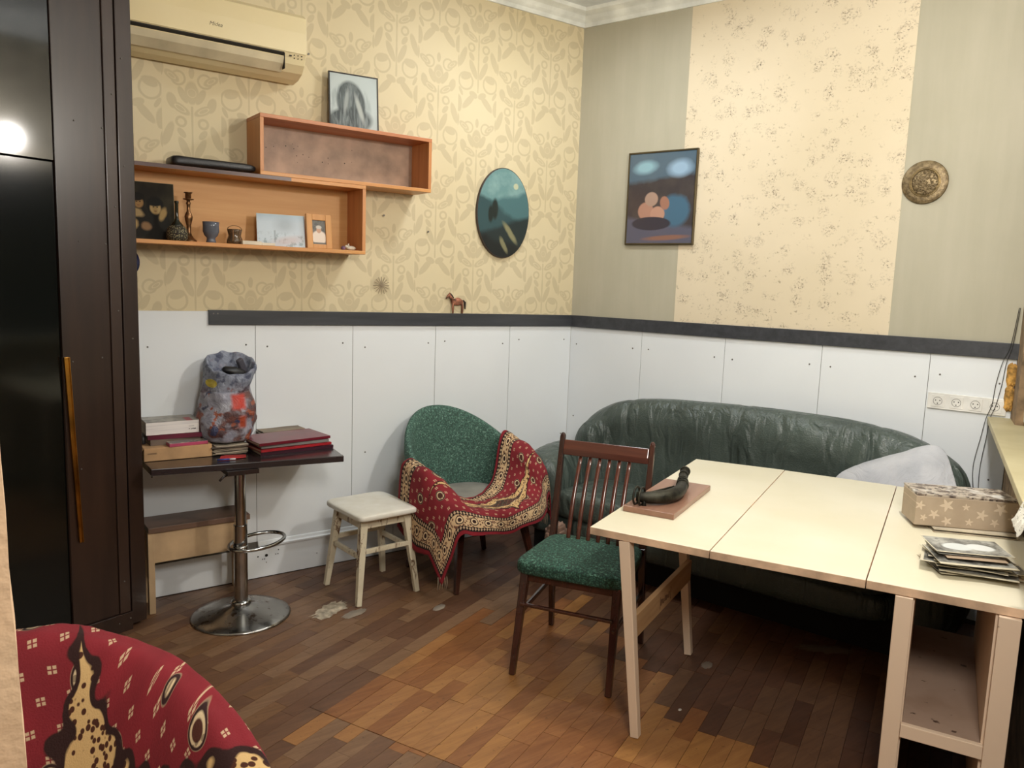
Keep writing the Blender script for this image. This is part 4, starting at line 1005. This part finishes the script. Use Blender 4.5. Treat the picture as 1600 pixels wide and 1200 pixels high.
# small wooden framed portrait
m = Mt('portrait_photo', '6A5E54', .3); x, y, z = m.xyz(); n = m.noise(60, 3)
m.layers('5A5650', [(n.step(.5,.6)*.6, '2E3436'), (blob(x,z,0,.055,.040,.036,0,.1)*z.step(.03,.032), 'D4C4B4'), (blob(x,z,0,.095,.013,.017,0,.15), 'B88E72'), (blob(x,z,0,.108,.015,.009,0,.2), 'B8B0A4')])
t = thing('picture_frame', 'small light wooden picture frame with portrait of a person in white', 'picture frame', (-1.805, -.140, SZ+.001), math.radians(4)); t.rotation_euler = (-.12, 0, math.radians(4))
LW_ = wood('frame_wood', 'B87E42', 'CC9656', 2, 1.4, .45)
for q in ((-.068,-.036,0,.172),(.036,.068,0,.172),(-.036,.036,0,.022),(-.036,.036,.142,.172)): MB().box(q[0], q[1], -.004, .010, q[2], q[3]).build('frame_bar', LW_, t, bevel=.002)
MB().box(-.036, .036, .002, .008, .022, .142).build('photo', m.mat, t)
# figurines
o = MB().sphere((0,0,.011), (.026,.012,.011), 16, 10).sphere((-.026,0,.018), (.009,.007,.008), 10, 8).tube([(-.012,0,.016),(-.016,0,.030),(-.010,0,.036)], [.006,.004,.001], 8).build('bird_figurine', plain('white_porcelain', 'D8CCB8', .3), None, True)
o.location = (-1.640, -.150, SZ+.001); tag(o, 'tiny white porcelain bird at the right end of the lower shelf', 'figurine')
o = MB().sphere((0,0,.010), (.013,.010,.010), 14, 8, fn=lambda q, p: q*(1+.12*math.sin(6*math.atan2(p.y, p.x)))).build('sea_shell', plain('purple_shell', '7A5A72', .4, var=.25, scale=60), None, True)
o.location = (-1.690, -.165, SZ); tag(o, 'tiny purple and white sea shell left of the porcelain bird', 'shell')
# leather case on top of lower shelf
o = MB().sphere((0,0,0), 1, 44, 18, fn=lambda q, p: Vector((math.copysign(abs(p.x)**.25, p.x)*.19, math.copysign(abs(p.y)**.3, p.y)*.075, math.copysign(abs(p.z)**.5, p.z)*(.021-.006*p.x)))+Vector((0,0,.002*mn.noise(p*4)))).build('leather_case', plain('black_leather', '1C1C1E', .38, bump=.25, scale=10), None, True, weld=True)
o.location = (-2.322, -.11, 2.060+.026); tag(o, 'flat black leather case lying on top of the lower shelf', 'case')
# charcoal drawing in thin black frame on the upper shelf
m = Mt('charcoal_drawing', 'B8C0BE', .3); x, y, z = m.xyz(); st_ = m.noise(1, 4, None, .6, .8, (50, 50, 9))
L = [((((x*x)+(z-.17)*(z-.17)).sqrt()).step(.13,.16)*.3, '98A09E'), (blob(x,z,-.015,.14,.075,.110,.15,.08), '4A5252'), (blob(x,z,-.03,.045,.125,.070,.2,.12), '3C4444'), (st_.step(.42,.62)*blob(x,z,-.02,.11,.11,.14)*.6, '8A9494'), (blob(x,z,.030,.115,.012,.070,.30,.4)*.8, 'B4BAB4'), (blob(x,z,-.040,.150,.010,.060,-.15,.4)*.7, 'A4AAA6')]
m.layers('B6C0BE', L)
t = thing('drawing', 'black framed charcoal drawing of dark drapery standing on the upper shelf', 'picture', (-1.597, -.085, 2.3435)); t.rotation_euler = (-.09, 0, math.radians(-7))
MB().box(-.125, .125, -.001, .003, .006, .282).build('print', m.mat, t)
BF = plain('thin_black_frame', '241C18', .4)
for q in ((-.131,-.125,0,.288),(.125,.131,0,.288),(-.125,.125,0,.006),(-.125,.125,.282,.288)): MB().box(q[0], q[1], -.004, .010, q[2], q[3]).build('frame_bar', BF, t)
MB().box(-.127, .127, .0035, .008, .004, .284).build('backing', VENEER, t)
# blue plate under the shelf, half hidden by the wardrobe
o = MB().lathe([(.001,-.004),(.042,-.004),(.052,-.008),(.075,-.014),(.076,-.017),(.052,-.012),(.04,-.008),(.001,-.008)], (0,0,0), 44, ax='y').build('blue_plate', plain('cobalt_glaze', '1E2444', .12, var=.2, scale=20), None, True, weld=True)
o.location = (-2.700, -.003, 1.628); tag(o, 'dark blue plate hanging under the shelf beside the wardrobe', 'plate')

# ================================================================ BAR TABLE AND WHAT LIES ON IT
BTOP = wood('bar_top_dark', '1E1A1C', '30282A', 0, .8, .22, coat=.4)
t = thing('bar_table', 'narrow dark bar table with chrome pedestal and foot ring by the left wall', 'table', (-2.300, -.415, 0))
MB().prism([(-.372,.020),(-.372,.405),(.530,.405),(.462,-.110)], .710, .740).build('tabletop', BTOP, t, bevel=.003)
MB().lathe([(.222,.0),(.224,.004),(.215,.010),(.17,.020),(.10,.034),(.05,.050),(.040,.060)], (0,0,0.001), 64).build('base', WORNCHROME.mat, t, True)
MB().lathe([(.044,.0),(.046,.004),(.046,.016),(.034,.022)], (0,0,.058), 32).build('collar', CHROME, t, True)
MB().lathe([(.031,.07),(.031,.44),(.026,.442),(.026,.690)], (0,0,0), 32).build('pole', CHROME, t, False)
MB().lathe([(.034,0),(.034,.018)], (0,0,.325), 32).build('ring_clamp', CHROME, t, True)
MB().box(-.07, .07, -.06, .06, .690, .7095).build('mount_plate', BLACKWOOD, t)
rg = []
for k in range(40):
    a = 2*PI*k/40; u, v = .150*math.cos(a), .098*math.sin(a); ra = math.radians(28); rg.append((.085+u*math.cos(ra)-v*math.sin(ra), .055+u*math.sin(ra)+v*math.cos(ra)-.03, .338))
MB().tube(rg, .009, 12, closed=True).build('foot_ring', CHROME, t, True)
MB().tube([(-.03,-.02,.695),(-.085,-.045,.688),(-.105,-.052,.672)], .005, 8).build('lever', BLACKWOOD, t, True)
TZ = .7405
# low bench behind
BENCH = plain('bench_cream', 'C2A47E', .6, var=.06); BTD = wood('bench_top', '5E4838', '75594A', 0, .8, .45)
t = thing('low_bench', 'low cream bench with brown top standing behind the bar table', 'bench', (-2.42, -.108, 0))
MB().box(-.235, .230, -.100, .095, .392, .418).build('top', BTD, t, bevel=.002)
MB().box(-.215, .205, -.088, -.072, .245, .391).build('front_panel', BENCH, t, bevel=.001)
for x, y in ((-.222,-.075),(.205,-.075),(-.222,.07),(.205,.07)): MB().box(x-.014, x+.014, y-.016, y+.016, .001, .3915).build('leg', BENCH, t, bevel=.002)

CARD = plain('cardboard', 'B89268', .8, var=.06, scale=10); CARD_IN = plain('cardboard_dark', '8A6A48', .85)
t = thing('cardboard_box', 'flat brown cardboard mailing box at the left end of the bar table', 'box', (-2.520, -.150, TZ+.001), math.radians(-3))
MB().box(-.145, .145, -.105, .105, 0, .058).build('carton', CARD, t, bevel=.002)
MB().add([(-.146,-.106,.058),(-.146,.09,.058),(-.162,.06,.045),(-.160,-.10,.040),(-.146,-.106,.0605),(-.146,.09,.0605),(-.162,.06,.0475),(-.160,-.10,.0425)], [(0,3,2,1),(4,5,6,7),(0,1,5,4),(1,2,6,5),(2,3,7,6),(3,0,4,7)]).build('flap', CARD, t)
MB().box(-.1465, -.1445, -.1062, -.100, .0, .050).build('flap_edge', CARD_IN, t)
text('HUAWEI', .010, (-.112, -.1056, .034), (PI/2,0,0), INK, 'lettering', t)
def book(name, label, cat, loc, w_, d_, h_, cover, rz=0, group=None, page=None, th=.002):
    t = thing(name, label, cat, loc, rz, group)
    MB().box(-w_/2, w_/2, -d_/2, d_/2, 0, th).build('cover', cover, t); MB().box(-w_/2, w_/2, -d_/2, d_/2, h_-th, h_).build('cover', cover, t)
    MB().box(-w_/2, w_/2, -d_/2, -d_/2+th, th, h_-th).build('spine', cover, t)
    MB().box(-w_/2+.003, w_/2-.003, -d_/2+th, d_/2-.004, th, h_-th).build('pages', page or PAGES, t)
    return t
PAGES = plain('book_pages', 'B4A68E', .8); BURG = plain('burgundy_cover', '5E1A30', .35, var=.1); GREYB = plain('grey_brown_cover', '6E5E52', .6)
bz = TZ+.060
book('book', 'grey brown book at the bottom of the stack on the cardboard box', 'book', (-2.525, -.115, bz), .220, .150, .026, GREYB, math.radians(2), 'books stacked on the cardboard box', PAGES)
book('book', 'burgundy book directly under the white magazine box', 'book', (-2.515, -.118, bz+.0265), .245, .155, .020, BURG, math.radians(-4), 'books stacked on the cardboard box')
m = Mt('magazine_top', '8A8478', .35); x, y, z = m.xyz(); m.layers('9A9488', [(m.noise(16, 3).step(.45,.6), '5E5A50'), (m.noise(9, 2).step(.5,.7)*.8, 'BEB8AA'), (rect(x,y,.055,.085,-.08,.0,.002), 'A0303A')]); MAGTOP = m.mat
m = Mt('page_side', 'D4CCC4', .7); x, y, z = m.xyz(); m.layers('E2DCD8', [((m.noise(1, 2, None, .5, 0, (3, 1, 190))).step(.5,.62)*.35, 'A8A0A8'), (rect(x,z,.066,.098,.016,.021,.0008)*m.noise(240,1).step(.45,.5), '4A4646'), (rect(x,z,.066,.090,.030,.033,.0008)*.6, '7A7476')]); PSIDE = m.mat
t = thing('book_box', 'white thick book box lying on top of the burgundy book', 'box', (-2.530, -.110, bz+.0475), math.radians(-1))
MB().box(-.118, .112, -.080, .075, 0, .058).build('body', PSIDE, t, bevel=.001); MB().box(-.118, .112, -.080, .075, .0585, .0600).build('cover', MAGTOP, t)
m = Mt('album_top', '8E8278', .2); m.layers('8A8480', [(m.noise(24, 4).step(.5,.6), 'B8A898'), (m.noise(18, 3).step(.55,.65), '5E6460')]); PINK = plain('pink_edge', 'B04464', .4)
t = thing('photo_album', 'small pink photo album in plastic wrap on the front of the cardboard box', 'album', (-2.482, -.218, bz), math.radians(3))
MB().box(-.085, .085, -.035, .020, 0, .014).build('body', PINK, t, bevel=.001); MB().box(-.084, .084, -.034, .020, .0145, .0165).build('cover', m.mat, t)
SP_ = plain('dark_metal_cap', '3A3836', .4)
o = MB().lathe([(.010,0),(.011,.002),(.011,.034),(.008,.036)], (0,0,0), 20).build('bottle_cap', SP_, None, True); o.location = (-2.652, -.135, bz+.001); tag(o, 'small grey cap squeezed between wardrobe and stacked books', 'cap')

# plastic bag full of odds and ends
m = Mt('printed_plastic', '8C8C98', .35); x, y, z = m.xyz(); n = m.noise(12, 4, None, .6); n2 = m.noise(30, 3); 
red = m.noise(9, 3, m.comb(x+3.1, y, z)).step(.50,.56); org = m.noise(17, 3, m.comb(x, y+7, z)).step(.60,.64)
top = z.step(.235,.285)
L = [(n.step(.45,.6)*.6, 'A4A4AC'), (red*.9, '4A2826'), (red*n2.step(.5,.6)*.7, '6E4238'), (org, '8E4A32'), (rect(x,z,-.01,.055,.165,.235,.008), 'B83A2C'), (rect(x,z,.02,.055,.075,.135,.008), 'A8482E'), (m.noise(15, 2).step(.66,.69), '3A3E5A'), (top*.85, '7C8494'), (top*n2.step(.5,.62)*.8, '3A4058'), (blob(x,z,-.085,.285,.018,.02,.3), 'B8A438')]
m.layers('8C8C98', L); m.bump(m.noise(16, 5, None, .65, 1.2), .8, .02); BAGM = m.mat
t = thing('plastic_bag', 'bulging printed plastic bag standing upright on the bar table', 'bag', (-2.280, -.155, TZ+.052))
M = MB(); nu, nvv = 72, 60
prof = [(.02,.0),(.105,.004),(.128,.03),(.142,.08),(.140,.14),(.128,.20),(.112,.245),(.106,.275),(.114,.32),(.124,.355),(.122,.375),(.110,.370),(.098,.335),(.080,.30),(.03,.29)]
def bagp(u, v):
    r, z = crom(prof, v); a = 2*PI*u; c, s = math.cos(a), math.sin(a)
    k = 1+.16*mn.noise(Vector((c*1.6, s*1.6, z*9)))+.07*mn.noise(Vector((c*5, s*5, z*24)))
    z2 = z+(.020*mn.noise(Vector((c*2, s*2, 4)))+.045*s if z > .25 else 0)
    return (c*r*k*.98+.02*sst(.25,.37,z), s*r*k*.92*(1 if z < .25 else .95), z2)
M.grid(bagp, nu, nvv); M.build('bag_skin', BAGM, t, True, weld=True, solid=.0015)
o = MB().sphere((0,0,0), (.070,.030,.026), 20, 12, fn=lambda q, p: q*(1+.15*mn.noise(p*2))).build('shoe', plain('black_rubber', '17181A', .45), None, True); o.location = (-2.245, -.185, TZ+.052+.328); o.rotation_euler = (.2, .35, .2); tag(o, 'black rubber shoe sticking out of the plastic bag', 'shoe')
o = MB().box(-.016, .016, -.012, .012, -.045, .045).build('plastic_case', plain('grey_plastic', '4E4C54', .4), None, bevel=.005); o.location = (-2.205, -.150, TZ+.052+.352); o.rotation_euler = (.2, -.5, .3); tag(o, 'dark grey plastic case leaning in the mouth of the bag', 'case')

# loose papers under and behind the bag
PAPS = [plain('paper_a', 'A89C88', .8, var=.1), plain('paper_b', '8A7C6A', .8, var=.1), plain('paper_c', 'BDB29C', .8, var=.08), plain('paper_d', '5E5248', .7)]
rnd = random.Random(9)
for k in range(9):
    w_, d_ = rnd.uniform(.15,.172), rnd.uniform(.20,.23); h_ = .0045
    M = MB(); M.grid(lambda u, v: (-w_/2+w_*u, -d_/2+d_*v, .0012*math.sin(u*7+k)+.0010*math.cos(v*6+k)), 10, 8)
    o = M.build('paper_folder', PAPS[k % 4], None, False, solid=.003); o.location = (-2.296+rnd.uniform(-.006,.006), -.163+rnd.uniform(-.006,.006), TZ+.003+k*.0052); o.rotation_euler = (0,0,math.radians(rnd.uniform(-2,2)))
    tag(o, {0: 'lowest creased paper folder, lying directly on the bar table', 8: 'topmost creased paper folder, directly under the plastic bag'}.get(k, 'creased paper folder inside the pile under the plastic bag'), 'folder', 'paper folders under the plastic bag')
for k in range(6):
    M = MB(); M.grid(lambda u, v: (-.11+.22*u, -.05+.10*v, .0015*math.sin(u*5+k*2)+.001*math.cos(v*6+k)), 10, 6)
    o = M.build('paper_sheet', PAPS[(k+2) % 3], None, False, solid=.0035); o.location = (-1.985+rnd.uniform(-.015,.015), -.062+rnd.uniform(-.003,.003), TZ+.004+k*.0115); o.rotation_euler = (0,0,math.radians(rnd.uniform(-4,4)))
    tag(o, {0: 'lowest pale paper of the pile behind the red folders', 5: 'topmost pale paper of the pile behind the red folders'}.get(k, 'pale paper inside the pile behind the red folders'), 'paper', 'papers behind the red folders')
REDC = plain('bright_red_cover', 'A01E26', .35, var=.08); DRED = plain('dark_red_cover', '6A1626', .3, var=.08); PLUM = plain('plum_cover', '3A1826', .3); GTRAY = plain('grey_tray', '7E7A76', .5)
z_ = TZ
for i, (nm, lb, w_, d_, h_, cv, r_, dx) in enumerate((('folder','plum coloured folder at the bottom of the red pile',.370,.215,.016,PLUM,2,.01),('folder','bright red folder second from the bottom of the pile',.365,.220,.012,REDC,5,.0),
     ('book','grey edged book in the middle of the red pile',.345,.205,.014,GTRAY,3,.0),('folder','dark red folder lying on top of the red pile',.370,.225,.013,DRED,6,-.010))):
    t = book(nm, lb, nm, (-2.012+dx, -.240, z_), w_, d_, h_, cv, math.radians(r_), 'folders piled on the bar table'); z_ += h_+.0018+(.001 if i else 0)
o = MB().add([(-.07,-.03,0),(.05,-.04,.002),(.07,.03,.0),(-.02,.04,.004),(-.055,-.005,.012)], [(0,1,4),(1,2,4),(2,3,4),(3,0,4),(0,3,2,1)]).build('red_card', plain('red_card', 'A82C2C', .5), None); o.location = (-2.305, -.325, TZ+.001); tag(o, 'folded red card lying between cardboard box and red folders', 'card')
t = thing('pen', 'small blue pen lying at the front edge of the bar table', 'pen', (-2.352, -.372, TZ+.005), math.radians(-12))
MB().tube([(-.035,0,0),(.018,0,0)], .004, 8).build('barrel', plain('pen_blue', '28408A', .4), t, True); MB().tube([(.0185,0,0),(.045,0,0)], .0042, 8).build('cap', plain('pen_white', 'C8C8CC', .4), t, True)

# ================================================================ ON THE BIG TABLE
TT = .7455
t = thing('bronze_plaque', 'wooden board carrying a dark bronze horn-shaped relief on the cream table', 'plaque', (-1.025, -1.868, TT), math.radians(25))
MB().box(-.255, .255, -.100, .100, 0, .022).build('board', wood('plaque_wood', '86604E', 'A07A64', 0, .8, .35, coat=.2), t, bevel=.002)
BRZ = plain('dark_bronze', '34332A', .38, .75, var=.25, scale=30, bump=.4)
pts = [(-.205,.068,.052),(-.190,.030,.050),(-.150,-.018,.050),(-.085,-.045,.051),(-.01,-.047,.053),(.06,-.034,.056),(.13,-.014,.060),(.195,.002,.066),(.245,.010,.072)]
rad = [.018,.023,.026,.027,.025,.021,.018,.017,.018]
MB().tube([crom(pts, k/40) for k in range(41)], [crom([(r,) for r in rad], k/40)[0] for k in range(41)], 18).build('horn', BRZ, t, True)
for f_, k_ in ((.62,1.22),(.68,1.25),(.73,1.2),(.86,1.2),(.97,1.25)):
    c_ = Vector(crom(pts, f_)); c2_ = Vector(crom(pts, f_+.02 if f_ < .97 else 1)); d_ = (c2_-Vector(crom(pts, f_-.02))).normalized(); r_ = crom([(r,) for r in rad], f_)[0]
    MB().tube([c_-d_*.005, c_+d_*.005], r_*k_, 18).build('band', BRZ, t, True, bevel=.001)
for dx in (0, .022):
    MB().tube([(-.207+.034*math.cos(2*PI*k/24), .066-dx, .056+.034*math.sin(2*PI*k/24)) for k in range(24)], .0045, 8, closed=True, up=(0,1,0)).build('ring', BRZ, t, True)
MB().tube([(-.215,.030,.022),(-.205,.035,.040),(-.19,.040,.050)], [.009,.006,.004], 8).build('foot', BRZ, t, True)
MB().box(.12,.14,-.025,.0,.022,.05).build('foot', BRZ, t)
MB().tube([(-.14,.060,.027),(-.08,.075,.027),(-.01,.060,.027),(.04,.035,.030),(.09,.010,.034)], .006, 8).build('cord', BRZ, t, True)
# star patterned box
def star_mat():
    m = Mt('star_paper', 'A89478', .6); x, y, z = m.xyz(); out = None
    for cx, cz, r in ((-.165,.075,.019),(-.150,.030,.014),(-.115,.045,.020),(-.075,.082,.026),(-.070,.022,.019),(-.010,.080,.014),(.005,.025,.015),(.045,.055,.022),(.090,.030,.017),(.105,.082,.025),(.150,.050,.020),(.168,.090,.013)):
        dx, dz = x-cx, z-cz; e = None
        rr = (dx*dx+dz*dz).sqrt(); n_ = m.nt.nodes.new('ShaderNodeMath'); n_.operation = 'ARCTAN2'; m.nt.links.new(dz.k, n_.inputs[0]); m.nt.links.new(dx.k, n_.inputs[1]); an = E(m, n_.outputs[0])
        ph = (((an+(-PI/2+.3*cx*20))*(5/(2*PI))).fract()-.5).abs()       # .5 at a tip, 0 between tips
        rad_ = (ph*2)._op('POWER', 1.6)*(r*.62)+r*.38
        s_ = (rr-rad_).step(.001,-.001); out = s_ if out is None else out.mx(s_)
    front = y.step(-.080,-.0845); m.layers(m.mix(m.noise(12, 3).step(.3,.7), 'A6947E', 'B2A08A'), [(out*.9, 'D2C0A8')]); return m.mat
m = Mt('lace_lid', 'A89C8C', .45); m.layers('B4A898', [(m.noise(26, 4, None, .6).step(.5,.56), '6A5C52'), (m.voro(46).step(.25,.12), '3E3834'), (m.noise(8, 3).step(.52,.6), 'D8D4CC'), (m.noise(40, 2).step(.6,.64), '4A403A')]); LID = m.mat
t = thing('gift_box', 'beige gift box with pale stars and lace-patterned lid on the table', 'box', (-.305, -2.660, TT+.014), math.radians(-47))
# local x runs along the starry front
MB().box(-.180, .180, -.085, .075, 0, .110).build('body', star_mat(), t, bevel=.002)
MB().box(-.178, .165, -.083, .085, .1105, .1180).build('lid', LID, t, bevel=.001)
MB().tube([(.181,-.06,.09),(.186,0,.085),(.181,.05,.09)], .004, 8).build('curled_flap', CARD_IN, t, True)
t = thing('magazine', 'folded magazine lying under the star patterned box', 'magazine', (-.350, -2.680, TT), math.radians(-50))
MB().box(-.10, .175, -.075, .075, 0, .004).build('page_block', PAPS[0], t); MB().box(-.10, .170, -.072, .075, .0095, .0125).build('cover', PAPS[2], t)
MB().tube([(.175,-.075,.0065),(.175,.075,.0065)], .0055, 10).build('fold', PAPS[2], t, True)
# loose black and white photographs
PH = []
for i in range(4):
    m = Mt('bw_photo_%s' % 'abcd'[i], 'A09C90', .35); x, y, z = m.xyz(); v = m.comb(x+i*3, y+i*2, 0); n = m.noise(13, 4, v, .6)
    edge = (x.abs()-.118).mx(y.abs()-.083).step(-.010,-.008)
    pic = m.mix(n.step(.35,.65), '3E3C38', 'B4B2A8'); pic = m.mix(m.noise(60, 2, v).step(.55,.65)*.5, pic, '2A2826')
    if i == 0: pic = m.mix(blob(x,y,-.03,-.01,.045,.035,.2,.1), pic, 'D0D4D0'); pic = m.mix(blob(x,y,.04,.0,.040,.032,-.2,.1), pic, 'D8DAD6')
    if i == 2: pic = 'B09A82'
    m.color(m.mix(edge, pic, 'CFC6AE')); PH.append(m.mat)
rnd = random.Random(21)
for k in range(16):
    s_ = 1 if k < 12 else .82; w_, d_ = .118*s_*rnd.uniform(.88,1.0), .083*s_*rnd.uniform(.9,1.08); last = k == 15
    if last: w_, d_ = .112, .080
    cv = rnd.uniform(-.0012,.0012)
    M = MB(); M.grid(lambda u, v: (-w_+2*w_*u, -d_+2*d_*v, cv*((u-.5)*2)**2+.001*math.sin(v*5+k)), 8, 6)
    o = M.build('photograph', PH[0 if last else rnd.choice((0,1,1,2,3))], None, False, solid=.0012)
    o.location = (-.772+rnd.uniform(-.026,.026), -2.905+rnd.uniform(-.026,.026), TT+.003+k*.0041); o.rotation_euler = (math.radians(rnd.uniform(-.3,.3)), 0, math.radians(-52+rnd.uniform(-14,14)))
    if last: o.rotation_euler = (0, 0, math.radians(-47)); o.location.z += .002
    tag(o, 'black and white photograph on the very top of the loose pile' if last else 'lowest photograph of the loose pile, lying directly on the table' if k == 0 else 'old photograph inside the loose pile in front of the star box', 'photograph', 'loose photographs piled on the table')
